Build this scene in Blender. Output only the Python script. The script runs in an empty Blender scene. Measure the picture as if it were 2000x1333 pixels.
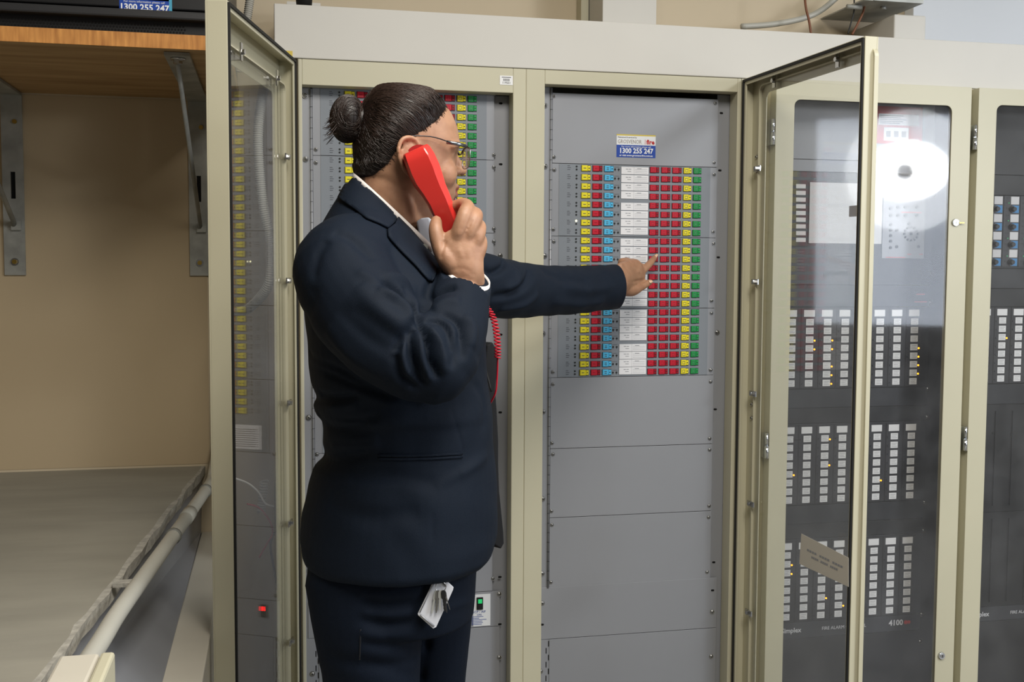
import bpy, bmesh, math, random
import numpy as np
from mathutils import Vector, Matrix
from mathutils.bvhtree import BVHTree
random.seed(7)
rng = np.random.default_rng(7)
SC = bpy.context.scene
COL = SC.collection
PI = math.pi

# ------------------------------------------------------------------ camera
CAM = Vector((0.0, -2.75, 1.5))
YAW, PITCH, ROLL, FPX = math.radians(12.344), math.radians(3.764), math.radians(0.28), 2134.66
_f = Vector((math.sin(YAW), math.cos(YAW), 0)); _r = Vector((math.cos(YAW), -math.sin(YAW), 0)); _u = Vector((0, 0, 1))
_f2 = _f*math.cos(PITCH) - _u*math.sin(PITCH); _u2 = _u*math.cos(PITCH) + _f*math.sin(PITCH)
_r3 = _r*math.cos(ROLL) + _u2*math.sin(ROLL); _u3 = -_r*math.sin(ROLL) + _u2*math.cos(ROLL)
cd = bpy.data.cameras.new('camera'); cam = bpy.data.objects.new('camera', cd); COL.objects.link(cam)
cd.sensor_width = 36.0; cd.lens = FPX/2000*36.0; cd.clip_start = 0.02
cam.matrix_world = Matrix(((_r3.x, _u3.x, -_f2.x, CAM.x), (_r3.y, _u3.y, -_f2.y, CAM.y), (_r3.z, _u3.z, -_f2.z, CAM.z), (0, 0, 0, 1)))
SC.camera = cam
def ray(px, py):
    return _r3*((px-1000)/FPX) - _u3*((py-666.5)/FPX) + _f2
def W(px, py, Y=0.0):
    """point of the plane y = Y that the photograph shows at this pixel"""
    d = ray(px, py); return CAM + d*((Y-CAM.y)/d.y)
def WX(px, X, py=600):
    d = ray(px, py); return CAM + d*((X-CAM.x)/d.x)
def WZ(px, py, Z):
    d = ray(px, py); return CAM + d*((Z-CAM.z)/d.z)

# ------------------------------------------------------------------ world, lights, exposure
wd = bpy.data.worlds.new('room_light'); SC.world = wd; wd.use_nodes = True
bg = wd.node_tree.nodes['Background']; bg.inputs[0].default_value = (0.86, 0.93, 1.0, 1); bg.inputs[1].default_value = 0.50
def area(name, loc, target, size, power, color, shape='RECTANGLE', size_y=None):
    l = bpy.data.lights.new(name, 'AREA'); l.shape = shape; l.size = size; l.size_y = size_y or size
    l.energy = power; l.color = color
    o = bpy.data.objects.new(name, l); COL.objects.link(o); o.location = loc
    o.rotation_euler = (Vector(target)-Vector(loc)).to_track_quat('-Z', 'Y').to_euler()
    return o
area('ceiling_light', (0.6, -2.1, 2.95), (0.6, -2.1, 0), 0.9, 60, (1.0, 0.95, 0.86), size_y=1.5)
area('ceiling_light', (2.9, -2.3, 2.95), (2.9, -2.3, 0), 0.9, 60, (0.93, 0.97, 1.0), size_y=1.5)
area('photo_lamp', (3.56, -2.99, 2.07), (1.2, 0.0, 1.3), 0.70, 6, (0.94, 0.97, 1.0), 'DISK')
area('photo_lamp', (3.54, -2.97, 2.07), (1.2, 0.0, 1.3), 0.46, 6, (0.96, 0.98, 1.0), 'ELLIPSE', 0.34)
area('photo_lamp', (3.52, -2.95, 2.07), (1.2, 0.0, 1.3), 0.34, 8, (0.97, 0.98, 1.0), 'ELLIPSE', 0.22)
area('window_light', (4.35, -4.5, 1.85), (1.5, 0.0, 1.2), 1.0, 24, (0.78, 0.86, 1.0), size_y=1.5)
SC.view_settings.view_transform = 'Standard'; SC.view_settings.look = 'None'
SC.view_settings.exposure = 0.18; SC.view_settings.gamma = 1.0; SC.view_settings.use_curve_mapping = False
SC.cycles.use_denoising = True
SC.cycles.max_bounces = 10; SC.cycles.transparent_max_bounces = 16; SC.cycles.transmission_bounces = 8; SC.cycles.glossy_bounces = 4; SC.cycles.diffuse_bounces = 3
SC.cycles.caustics_reflective = False; SC.cycles.caustics_refractive = False

# ------------------------------------------------------------------ materials
def lin(c):
    c = c/255.0
    return c/12.92 if c <= 0.04045 else ((c+0.055)/1.055)**2.4
def rgb(r, g, b): return (lin(r), lin(g), lin(b), 1.0)
MATS = {}
def mat(name, col, rough=0.5, metal=0.0, spec=0.5, noise=0.0, nscale=8.0, bump=0.0, bscale=200.0, coat=0.0, emis=None, estr=0.0, col2=None, stretch=None, sss=0.0, sheen=0.0):
    m = bpy.data.materials.new(name); m.use_nodes = True
    nt = m.node_tree; b = nt.nodes['Principled BSDF']
    c = rgb(*col)
    b.inputs['Base Color'].default_value = c
    b.inputs['Roughness'].default_value = rough; b.inputs['Metallic'].default_value = metal
    b.inputs['Specular IOR Level'].default_value = spec
    b.inputs['Coat Weight'].default_value = coat
    if sheen: b.inputs['Sheen Weight'].default_value = sheen
    if sss:
        b.inputs['Subsurface Weight'].default_value = sss; b.inputs['Subsurface Radius'].default_value = (0.9, 0.35, 0.2); b.inputs['Subsurface Scale'].default_value = 0.008
    if noise or bump:
        tc = nt.nodes.new('ShaderNodeTexCoord'); mp = nt.nodes.new('ShaderNodeMapping')
        nt.links.new(tc.outputs['Object'], mp.inputs[0])
        if stretch: mp.inputs['Scale'].default_value = stretch
    if noise:
        n = nt.nodes.new('ShaderNodeTexNoise'); n.inputs['Scale'].default_value = nscale; n.inputs['Detail'].default_value = 6
        nt.links.new(mp.outputs[0], n.inputs['Vector'])
        r = nt.nodes.new('ShaderNodeValToRGB'); r.color_ramp.elements[0].position = 0.3; r.color_ramp.elements[1].position = 0.7
        c2 = rgb(*col2) if col2 else tuple(v*(1-noise) for v in c[:3])+(1,)
        r.color_ramp.elements[0].color = c2; r.color_ramp.elements[1].color = c
        nt.links.new(n.outputs['Fac'], r.inputs['Fac']); nt.links.new(r.outputs['Color'], b.inputs['Base Color'])
    if bump:
        n2 = nt.nodes.new('ShaderNodeTexNoise'); n2.inputs['Scale'].default_value = bscale; n2.inputs['Detail'].default_value = 4
        nt.links.new(mp.outputs[0], n2.inputs['Vector'])
        bp = nt.nodes.new('ShaderNodeBump'); bp.inputs['Strength'].default_value = bump; bp.inputs['Distance'].default_value = 0.002
        nt.links.new(n2.outputs['Fac'], bp.inputs['Height']); nt.links.new(bp.outputs['Normal'], b.inputs['Normal'])
    if emis:
        b.inputs['Emission Color'].default_value = rgb(*emis); b.inputs['Emission Strength'].default_value = estr
    MATS[name] = m
    return m
mat('cream', (202, 197, 172), 0.38, noise=0.06, nscale=3, bump=0.04, bscale=300)
mat('cream_dark', (196, 188, 156), 0.4)
mat('beam', (212, 209, 202), 0.55, noise=0.05, nscale=4)
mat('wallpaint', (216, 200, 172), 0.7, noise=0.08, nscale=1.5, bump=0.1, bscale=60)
mat('greypanel', (152, 154, 160), 0.42, metal=0.15, noise=0.05, nscale=3)
mat('greyframe', (150, 152, 158), 0.4, metal=0.2)
mat('faceplate', (128, 134, 142), 0.5)
mat('steel', (190, 190, 190), 0.25, metal=1.0)
mat('galv', (188, 189, 184), 0.5, metal=0.35, noise=0.45, nscale=14, bump=0.1, bscale=80)
mat('chrome', (225, 228, 232), 0.12, metal=1.0)
mat('black', (14, 14, 15), 0.5)
mat('hole', (4, 4, 5), 0.9)
mat('seal', (22, 22, 22), 0.7)
mat('yellow', (236, 222, 40), 0.4, coat=0.2)
mat('red', (196, 22, 48), 0.35, coat=0.3)
mat('red_led', (150, 14, 34), 0.3)
mat('cyan', (84, 190, 236), 0.4, coat=0.2)
mat('green', (24, 150, 72), 0.4, coat=0.2)
mat('card', (232, 232, 236), 0.5)
mat('ink', (60, 62, 70), 0.6)
mat('inkgrey', (140, 142, 148), 0.6)
mat('led_off', (50, 52, 52), 0.25)
mat('led_amber', (255, 170, 40), 0.3, emis=(255, 150, 20), estr=4)
mat('led_white', (255, 250, 220), 0.3, emis=(255, 245, 190), estr=3)
mat('led_red', (255, 30, 30), 0.3, emis=(255, 20, 25), estr=3)
mat('led_green', (40, 190, 110), 0.3, emis=(30, 170, 90), estr=0.5)
mat('concrete', (150, 146, 134), 0.75, noise=0.18, nscale=7, bump=0.25, bscale=60, stretch=(0.5, 1.5, 1))
mat('concrete_edge', (176, 172, 162), 0.9, noise=0.35, nscale=60, bump=1.0, bscale=90)
mat('pvc', (186, 184, 174), 0.4, noise=0.12, nscale=6)
mat('clip_grey', (120, 120, 114), 0.5)
mat('ledge', (206, 200, 186), 0.5, noise=0.1, nscale=5)
mat('ply', (196, 162, 116), 0.6, noise=0.45, nscale=5, stretch=(0.6, 5, 1), col2=(160, 126, 84), bump=0.1, bscale=40)
mat('ply_edge', (226, 160, 86), 0.6, noise=0.3, nscale=14, stretch=(8, 1, 1), col2=(180, 118, 58))
mat('rack_black', (26, 26, 28), 0.38)
mat('rack_mid', (44, 44, 46), 0.45)
mat('dark3', (46, 48, 55), 0.4)
mat('dark3b', (34, 36, 42), 0.42)
mat('dark_module', (38, 38, 44), 0.5)
mat('dark_rack', (19, 20, 24), 0.45)
mat('blue', (20, 66, 160), 0.4)
mat('navy_print', (30, 62, 140), 0.5)
mat('white', (238, 238, 238), 0.5)
mat('sticker_white', (226, 228, 230), 0.45)
mat('gold', (206, 182, 70), 0.45)
mat('tealedge', (70, 160, 190), 0.45)
mat('print_red', (190, 40, 40), 0.5)
mat('print_pink', (200, 90, 90), 0.5)
mat('text_grey', (150, 138, 128), 0.5)
mat('tile_white', (252, 252, 255), 0.5)
mat('silver_text', (225, 225, 230), 0.4)
mat('knob', (16, 18, 22), 0.3)
mat('knob_blue', (50, 140, 205), 0.4)
mat('floor', (128, 124, 116), 0.45, noise=0.15, nscale=3)
mat('ceiling', (225, 224, 218), 0.9)
mat('flex', (188, 186, 178), 0.5)
mat('cable_brown', (120, 72, 44), 0.5)
mat('cable_red', (170, 30, 34), 0.45)
mat('cable_black', (20, 20, 20), 0.5)
mat('brass', (200, 170, 90), 0.3, metal=1.0)
# clear acrylic: real glass surface that lets light straight through and reflects by Fresnel
def glassmat(name, tint=(1, 1, 1, 1), dirt=0.0, ior=1.5, dscale=9.0, rough=0.02):
    m = bpy.data.materials.new(name); m.use_nodes = True; nt = m.node_tree; nt.nodes.clear()
    out = nt.nodes.new('ShaderNodeOutputMaterial'); tr = nt.nodes.new('ShaderNodeBsdfTransparent'); gl = nt.nodes.new('ShaderNodeBsdfGlossy')
    fr = nt.nodes.new('ShaderNodeFresnel'); mx = nt.nodes.new('ShaderNodeMixShader')
    tr.inputs[0].default_value = tint; gl.inputs['Roughness'].default_value = rough
    gm = nt.nodes.new('ShaderNodeNewGeometry'); rr = nt.nodes.new('ShaderNodeMapRange'); rr.inputs['To Min'].default_value = ior; rr.inputs['To Max'].default_value = 1/ior
    nt.links.new(gm.outputs['Backfacing'], rr.inputs['Value']); nt.links.new(rr.outputs[0], fr.inputs['IOR'])
    nt.links.new(fr.outputs[0], mx.inputs[0]); nt.links.new(tr.outputs[0], mx.inputs[1]); nt.links.new(gl.outputs[0], mx.inputs[2])
    if dirt:
        df = nt.nodes.new('ShaderNodeBsdfDiffuse'); df.inputs[0].default_value = (0.75, 0.76, 0.8, 1)
        tc = nt.nodes.new('ShaderNodeTexCoord'); n = nt.nodes.new('ShaderNodeTexNoise'); n.inputs['Scale'].default_value = dscale; n.inputs['Detail'].default_value = 8
        mr = nt.nodes.new('ShaderNodeMapRange'); mr.inputs['From Min'].default_value = 0.35; mr.inputs['From Max'].default_value = 0.8; mr.inputs['To Min'].default_value = dirt*0.35; mr.inputs['To Max'].default_value = dirt
        nt.links.new(tc.outputs['Object'], n.inputs['Vector']); nt.links.new(n.outputs['Fac'], mr.inputs['Value'])
        m2 = nt.nodes.new('ShaderNodeMixShader'); nt.links.new(mr.outputs[0], m2.inputs[0]); nt.links.new(mx.outputs[0], m2.inputs[1]); nt.links.new(df.outputs[0], m2.inputs[2])
        nt.links.new(m2.outputs[0], out.inputs[0])
    else: nt.links.new(mx.outputs[0], out.inputs[0])
    MATS[name] = m
    return m
glassmat('glass', (0.94, 0.94, 0.935, 1), 0.045, rough=0.04)
glassmat('door_glass', (0.96, 0.96, 0.95, 1), 0.03, ior=1.34)
glassmat('glass_thin', (0.97, 0.97, 0.97, 1), 0.0)
M = MATS

# ------------------------------------------------------------------ mesh helpers
OFF = {}
def tag(o, label=None, cat=None, group=None, kind=None):
    if label: o['label'] = label
    if cat: o['category'] = cat
    if group: o['group'] = group
    if kind: o['kind'] = kind
    return o
def empty(name, loc, label=None, cat=None, group=None, rot=None):
    o = bpy.data.objects.new(name, None); COL.objects.link(o); o.location = loc; o.rotation_euler = (0, 0, rot or 0.0); o.empty_display_size = 0.05
    OFF[o.name] = Vector(loc) if rot is None else Vector((0, 0, 0))
    return tag(o, label, cat, group)
class MB:
    def __init__(s): s.v = []; s.f = []; s.m = []; s.mats = []; s.sm = []
    def mi(s, m):
        if m not in s.mats: s.mats.append(m)
        return s.mats.index(m)
    def add(s, vs, fs, m, smooth=False):
        k = len(s.v); s.v += [tuple(v) for v in vs]; i = s.mi(m)
        for f in fs: s.f.append(tuple(j+k for j in f)); s.m.append(i); s.sm.append(smooth)
        return s
    def box(s, x0, x1, y0, y1, z0, z1, m):
        vs = [(x0,y0,z0),(x1,y0,z0),(x1,y1,z0),(x0,y1,z0),(x0,y0,z1),(x1,y0,z1),(x1,y1,z1),(x0,y1,z1)]
        return s.add(vs, [(0,3,2,1),(4,5,6,7),(0,1,5,4),(1,2,6,5),(2,3,7,6),(3,0,4,7)], m)
    def cbox(s, x0, x1, y0, y1, z0, z1, c, m):
        """box whose front (y0) edges are chamfered by c"""
        vs = [(x0,y0+c,z0),(x1,y0+c,z0),(x1,y1,z0),(x0,y1,z0),(x0,y0+c,z1),(x1,y0+c,z1),(x1,y1,z1),(x0,y1,z1),
              (x0+c,y0,z0+c),(x1-c,y0,z0+c),(x1-c,y0,z1-c),(x0+c,y0,z1-c)]
        return s.add(vs, [(0,3,2,1),(4,5,6,7),(1,2,6,5),(2,3,7,6),(3,0,4,7),(8,9,10,11),(0,1,9,8),(1,5,10,9),(5,4,11,10),(4,0,8,11)], m)
    def quadY(s, x0, x1, z0, z1, y, m):
        return s.add([(x0,y,z0),(x1,y,z0),(x1,y,z1),(x0,y,z1)], [(0,1,2,3)], m)
    def disc(s, c, r, ax, h, m, n=12, smooth=True, r2=None):
        """cylinder from c along axis ax by h"""
        ax = Vector(ax).normalized(); a = ax.orthogonal().normalized(); b = ax.cross(a); c = Vector(c); r2 = r if r2 is None else r2
        vs = []
        for k in range(n):
            t = 2*PI*k/n; d = a*math.cos(t)+b*math.sin(t); vs.append(c+d*r)
        for k in range(n):
            t = 2*PI*k/n; d = a*math.cos(t)+b*math.sin(t); vs.append(c+ax*h+d*r2)
        fs = [(k, (k+1) % n, n+(k+1) % n, n+k) for k in range(n)]
        s.add(vs, fs, m, smooth); k = len(s.v)-2*n
        i = s.mi(m)
        s.f.append(tuple(range(k+n-1, k-1, -1))); s.m.append(i); s.sm.append(False)
        s.f.append(tuple(range(k+n, k+2*n))); s.m.append(i); s.sm.append(False)
        return s
    def tube(s, pts, r, m, n=10, caps=True, flat=1.0, updir=None):
        pts = [Vector(p) for p in pts]; N = len(pts)
        rs = r if hasattr(r, '__len__') else [r]*N
        prev = None; vs = []
        for i, p in enumerate(pts):
            t = (pts[min(i+1, N-1)]-pts[max(i-1, 0)]).normalized()
            if prev is None: a = (updir-t*updir.dot(t)).normalized() if updir is not None else t.orthogonal().normalized()
            else: a = (prev-t*prev.dot(t)).normalized()
            prev = a; b = t.cross(a)
            for k in range(n):
                q = 2*PI*k/n; vs.append(p+a*math.cos(q)*rs[i]+b*math.sin(q)*rs[i]*flat)
        fs = [(i*n+k, i*n+(k+1) % n, (i+1)*n+(k+1) % n, (i+1)*n+k) for i in range(N-1) for k in range(n)]
        if caps: fs += [tuple(range(n-1, -1, -1)), tuple(range((N-1)*n, N*n))]
        return s.add(vs, fs, m, True)
    def poly(s, pts2, y0, y1, m):
        """extrude xz polygon between y0 and y1"""
        n = len(pts2); vs = [(x, y0, z) for x, z in pts2]+[(x, y1, z) for x, z in pts2]
        fs = [tuple(range(n)), tuple(range(2*n-1, n-1, -1))]+[(k, n+k, n+(k+1) % n, (k+1) % n) for k in range(n)]
        return s.add(vs, fs, m)
    def ringframe(s, outer, inner, y0, y1, m):
        """closed band between two xz loops of equal length"""
        n = len(outer)
        vs = [(x, y0, z) for x, z in outer]+[(x, y0, z) for x, z in inner]+[(x, y1, z) for x, z in outer]+[(x, y1, z) for x, z in inner]
        fs = []
        for k in range(n):
            j = (k+1) % n
            fs += [(k, j, n+j, n+k), (2*n+k, 3*n+k, 3*n+j, 2*n+j), (k, 2*n+k, 2*n+j, j), (n+k, n+j, 3*n+j, 3*n+k)]
        return s.add(vs, fs, m)
    def data(s, name, center=True):
        me = bpy.data.meshes.new(name)
        V = np.array(s.v, float); c = (V.min(0)+V.max(0))/2 if center else np.zeros(3)
        me.from_pydata([tuple(v) for v in V-c], [], s.f)
        for m in s.mats: me.materials.append(M[m])
        me.polygons.foreach_set('material_index', s.m); me.polygons.foreach_set('use_smooth', s.sm)
        me.update()
        return me, Vector(c)
    def build(s, name, parent=None, label=None, cat=None, group=None, kind=None, bevel=0.0, fix=False):
        me, c = s.data(name)
        if fix:
            bm = bmesh.new(); bm.from_mesh(me); bmesh.ops.recalc_face_normals(bm, faces=bm.faces); bm.to_mesh(me); bm.free()
        o = place(name, me, c, parent)
        if bevel:
            b = o.modifiers.new('bevel', 'BEVEL'); b.width = bevel; b.segments = 2; b.limit_method = 'ANGLE'
        return tag(o, label, cat, group, kind)
def place(name, me, c, parent=None):
    o = bpy.data.objects.new(name, me); COL.objects.link(o)
    c = Vector(c); OFF[o.name] = c
    if parent is not None: o.parent = parent; o.location = c-OFF[parent.name]
    else: o.location = c
    return o
def B(x0, x1, y0, y1, z0, z1, m): return MB().box(x0, x1, y0, y1, z0, z1, m)
def rrect(x0, x1, z0, z1, r, n=5):
    pts = []
    for cx, cz, a0 in ((x1-r, z1-r, 0), (x0+r, z1-r, PI/2), (x0+r, z0+r, PI), (x1-r, z0+r, 1.5*PI)):
        for k in range(n+1):
            a = a0+PI/2*k/n; pts.append((cx+r*math.cos(a), cz+r*math.sin(a)))
    return pts
_fonts = {}
def text(name, s, size, x, z, y, m, parent, align='LEFT', bold=0.0, ex=0.0002, wid=1.0, kind=None, label=None, rot=(PI/2, 0, 0)):
    cu = bpy.data.curves.new(name, 'FONT'); cu.body = s; cu.size = size; cu.align_x = align; cu.align_y = 'CENTER'; cu.extrude = ex; cu.offset = bold; cu.resolution_u = 2
    o = bpy.data.objects.new(name, cu); COL.objects.link(o)
    dg = bpy.context.evaluated_depsgraph_get(); me = bpy.data.meshes.new_from_object(o.evaluated_get(dg))
    bpy.data.objects.remove(o); me.transform(Matrix.Diagonal((wid, 1, 1, 1))); me.transform(Matrix.Rotation(rot[2], 4, 'Z') @ Matrix.Rotation(rot[0], 4, 'X'))
    me.materials.clear(); me.materials.append(M[m])
    o = place(name, me, (x, y, z), parent)
    return tag(o, label, kind=kind)

# shared screw: domed cross-head, axis -y
def screw_mesh(r=0.0042):
    b = MB()
    b.disc((0, 0, 0), r*1.25, (0, -1, 0), 0.0008, 'steel', 14)
    b.disc((0, -0.0008, 0), r, (0, -1, 0), r*0.35, 'steel', 14, r2=r*0.8)
    b.disc((0, -0.0008-r*0.35, 0), r*0.8, (0, -1, 0), r*0.15, 'steel', 14, r2=r*0.45)
    e = -0.0009-r*0.5
    b.box(-r*0.5, r*0.5, e-0.0002, e, -r*0.12, r*0.12, 'hole'); b.box(-r*0.12, r*0.12, e-0.0002, e, -r*0.5, r*0.5, 'hole')
    return b.data('screw', False)[0]
SCREW = screw_mesh(); SCREW_BIG = screw_mesh(0.0055)
def screw(p, parent, big=False):
    return place('screw', SCREW_BIG if big else SCREW, p, parent)
# ================================================================== the room
Z0 = 0.0
mat('white_wall', (222, 226, 232), 0.7, noise=0.04, nscale=3)
WALLY = 0.35
ZT = 2.009                      # top of the cabinets
B(-3.2, 5.2, WALLY, WALLY+0.12, 0, 3.0, 'wallpaint').build('wall_back', kind='structure')
B(-3.2, 5.2, -5.0, WALLY, -0.06, 0, 'floor').build('floor', kind='structure')
B(-3.2, 5.2, -5.0, WALLY+0.12, 3.0, 3.08, 'ceiling').build('ceiling', kind='structure')
B(-3.32, -3.2, -5.0, WALLY+0.12, 0, 3.0, 'wallpaint').build('wall_left', kind='structure')
B(5.2, 5.32, -5.0, WALLY+0.12, 0, 3.0, 'beam').build('wall_right', kind='structure')

mat('rear_wall', (120, 120, 122), 0.8)
B(-3.2, 5.2, -5.1, -5.0, 0, 3.0, 'rear_wall').build('wall_front', kind='structure')

mat('shaded_wallpaint', (196, 176, 144), 0.7, noise=0.06, nscale=1.5, bump=0.1, bscale=60)
B(-3.19, -0.175, WALLY-0.0012, WALLY, 0.96, 1.95, 'shaded_wallpaint').build('wall_alcove_shade', kind='structure')  # thin sheet over the wall, shade under the shelf put into its colour

# ---- duct (beam) on top of the cabinets
b = MB(); b.box(0.009, 3.6, -0.004, 0.16, ZT+0.001, 2.138, 'beam'); b.build('cable_duct', label='long off-white cable duct running along the cabinet tops', cat='duct', bevel=0.002)
duct = bpy.data.objects['cable_duct']
MB().box(0.03, 0.052, -0.0052, -0.004, 2.014, 2.026, 'gold').build('tape_strip', duct)

# ---- things above the duct
def bez(p0, p1, p2, p3, n=14):
    p0, p1, p2, p3 = map(Vector, (p0, p1, p2, p3)); out = []
    for k in range(n+1):
        t = k/n; out.append(p0*(1-t)**3+p1*3*t*(1-t)**2+p2*3*t*t*(1-t)+p3*t**3)
    return out
def smoothpath(pts, n=6):
    pts = [Vector(p) for p in pts]; out = []
    for i in range(len(pts)-1):
        a = pts[max(i-1, 0)]; b_ = pts[i]; c = pts[i+1]; d = pts[min(i+2, len(pts)-1)]
        for k in range(n):
            t = k/n
            out.append(0.5*((2*b_)+(c-a)*t+(2*a-5*b_+4*c-d)*t*t+(3*b_-a-3*c+d)*t**3))
    out.append(pts[-1]); return out
YB = WALLY
p1 = W(1175, 20, 0.18); p2 = W(1280, 20, 0.18)
B(p1.x, p2.x, 0.17, YB-0.001, 2.05, 2.5, 'beam').build('trunking', label='white vertical trunking rising behind the duct above the second cabinet', cat='trunking', bevel=0.002)
p1 = W(1135, 20, 0.3)
B(p1.x, p1.x+0.022, 0.3, YB-0.001, 2.05, 2.6, 'cream').build('trunking', label='thin cream conduit strip on the wall left of the white vertical trunking', cat='trunking')
p = [W(1448, 52, 0.25), W(1520, 46, 0.25), W(1590, 28, 0.25), W(1640, -10, 0.25), W(1690, -60, 0.25)]
MB().tube(smoothpath(p), 0.0085, 'pvc', 12).build('conduit', label='grey curved conduit sweeping up to the right above the duct', cat='conduit')
p = [W(1571, -15, 0.18), W(1574, 15, 0.17), W(1580, 40, 0.165), W(1584, 66, 0.162)]
MB().tube(smoothpath(p), 0.0035, 'cable_brown', 8).build('cable', label='brown cable dropping behind the duct in front of the curved conduit', cat='cable')
for pts, mm, lb in (([(1668, -15), (1668, 20), (1662, 45), (1656, 66)], 'cable_black', 'thin black cable beside the metal tray above the duct'),
                    ([(1692, -15), (1687, 20), (1676, 45), (1664, 68)], 'cable_brown', 'brown cable curving down beside the metal tray')):
    MB().tube(smoothpath([W(x, y, 0.17) for x, y in pts]), 0.0035 if mm == 'cable_brown' else 0.0022, mm, 8).build('cable', label=lb, cat='cable')
# metal tray
t = empty('metal_tray', W(1700, 20, 0.2), 'galvanised metal tray bracket projecting above the right end of the duct', 'bracket')
a0 = W(1690, 12, 0.18)
b = MB(); b.box(a0.x-0.05, a0.x+0.135, 0.10, YB-0.002, a0.z-0.004, a0.z+0.0, 'galv'); b.box(a0.x-0.02, a0.x+0.135, 0.098, 0.102, a0.z-0.004, a0.z+0.014, 'galv'); b.build('plate', t)
MB().tube([(a0.x-0.075, 0.15, a0.z-0.012), (a0.x-0.03, 0.15, a0.z-0.012)], 0.0065, 'galv', 10).build('pipe_clamp', t)
MB().disc((a0.x+0.045, 0.16, a0.z-0.004), 0.009, (0, 0, -1), 0.008, 'galv', 6).build('bolt', t)
p1 = W(1747, 30, 0.12); p2 = W(1808, 66, 0.12)
b = MB(); b.box(p1.x, p2.x, 0.12, YB-0.002, 2.139, p1.z+0.004, 'beam'); b.build('junction_box', label='pale grey box with rounded corners above the duct beside the metal tray', cat='box', bevel=0.004)
p1 = W(1650, 30, 0.25); p2 = W(1745, 30, 0.25)
B(p1.x, p2.x, 0.25, YB-0.002, 2.02, 2.145, 'ledge').build('wall_box', label='cream box on the wall behind the cables right of the curved conduit', cat='box')
p1 = W(570, 0, 0.1)
B(W(560, 0, 0.2).x, W(625, 0, 0.2).x, 0.17, 0.3, 2.14, 2.185, 'beam').build('wall_box', label='small white box standing on the duct above the left cabinet', cat='box')
MB().disc(W(594, 9, 0.05)+Vector((0, 0, -0.004)), 0.019, (0, 0, 1), 0.05, 'black', 20, r2=0.023).build('knob', label='round black knob standing on the left end of the duct', cat='knob')
# corrugated flexible conduits
def flexpipe(pts, r, n, name, label, mt='flex', step=0.0052):
    path = smoothpath(pts, 12)
    L = [0.0]
    for i in range(1, len(path)): L.append(L[-1]+(path[i]-path[i-1]).length)
    N = int(L[-1]/step*4); out = []; rs = []
    xs = np.interp(np.linspace(0, L[-1], N), L, [p.x for p in path]); ys = np.interp(np.linspace(0, L[-1], N), L, [p.y for p in path]); zs = np.interp(np.linspace(0, L[-1], N), L, [p.z for p in path])
    for k in range(N): out.append((xs[k], ys[k], zs[k])); rs.append(r*(1+0.09*(1 if k % 4 < 2 else -1)))
    return MB().tube(out, rs, mt, n).build(name, label=label, cat='conduit')
flexpipe([W(492, -30, 0.2), W(486, 15, 0.2), W(479, 60, 0.2), W(470, 110, 0.2), W(466, 140, 0.2)], 0.0105, 12, 'flexible_conduit', 'corrugated flexible conduit descending the wall above the open left door')
flexpipe([W(528, 130, -0.02), W(512, 190, -0.03), W(504, 280, -0.04), (W(514, 400, -0.03)), W(530, 480, -0.02), W(526, 550, -0.02), W(505, 585, 0.02), W(480, 606, 0.1), W(455, 612, 0.2)], 0.0115, 12, 'flexible_conduit', 'corrugated flexible conduit hanging in a long curve behind the left door pane')

p1 = W(1784, 20, 0.3)
B(p1.x, 5.19, 0.3, YB-0.001, 1.9, 2.98, 'white_wall').build('wall_panel', label='pale bluish white wall panel above the right end of the duct', cat='panel', bevel=0.002)
# loose wires on the wall seen through the pane of the left door
for pts, mt, r_, lb in (([(482, 985), (505, 992), (525, 1015), (533, 1040), (522, 1062), (506, 1090)], 'cable_red', 0.0022, 'thin red wire looping behind the lower left door pane'),
                        ([(460, 935), (485, 945), (505, 962), (520, 985), (545, 990)], 'white', 0.0024, 'thin white wire behind the lower left door pane above the red wire'),
                        ([(545, 560), (541, 700), (543, 850), (538, 960), (540, 1035), (548, 1060)], 'clip_grey', 0.003, 'long thin grey cable hanging straight behind the left door pane'),
                        ([(548, 1045), (536, 1042), (528, 1065), (535, 1110), (545, 1160), (552, 1120), (545, 1060)], 'cable_black', 0.003, 'black cable loop hanging low behind the left door pane')):
    MB().tube(smoothpath([W(x, y, 0.02 if x > 530 else 0.04) for x, y in pts], 5), r_, mt, 8).build('wire', label=lb, cat='cable')
pts = []
for k in range(140):
    a = 2*PI*k/12; c = W(516-6*k/140, 940+62*k/140, 0.06); pts.append(c+Vector((0.009*math.cos(a), 0.009*math.sin(a), 0)))
MB().tube(pts, 0.0028, 'pvc', 7).build('coiled_cord', label='beige coiled cord hanging behind the lower left door pane', cat='cable')

# ================================================================== left corner: bench, shelf, pipe
DW = WALLY
ZB = 0.953
def pB(px, py): return WZ(px, py, ZB)
e1 = Vector((-0.185, WALLY-0.001, ZB)); e2 = pB(119, 1281); dirb = (e2-e1); e3 = e1+dirb*1.6
b = MB()
n = 44; vs = []; 
edge = [(e1+(e3-e1)*(k/n)) for k in range(n+1)]
top = [(p.x+random.uniform(-0.004, 0.003), p.y, ZB) for p in edge]
bot = [(p.x-0.002+random.uniform(-0.003, 0.003), p.y, ZB-0.022) for p in edge]
bl = [(-2.6, p.y, ZB) for p in edge]; bb = [(-2.6, p.y, ZB-0.022) for p in edge]
mid = [(p.x-0.012+random.uniform(-0.004, 0.004), p.y, ZB+0.0006) for p in edge]
m1 = len(edge); vs = bl+mid+top+bot+bb
def strip(a, c, m): b.add(vs, [], m); 
k0 = 0
b.add(vs, [(i, i+1, m1+i+1, m1+i) for i in range(n)], 'concrete')
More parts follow.
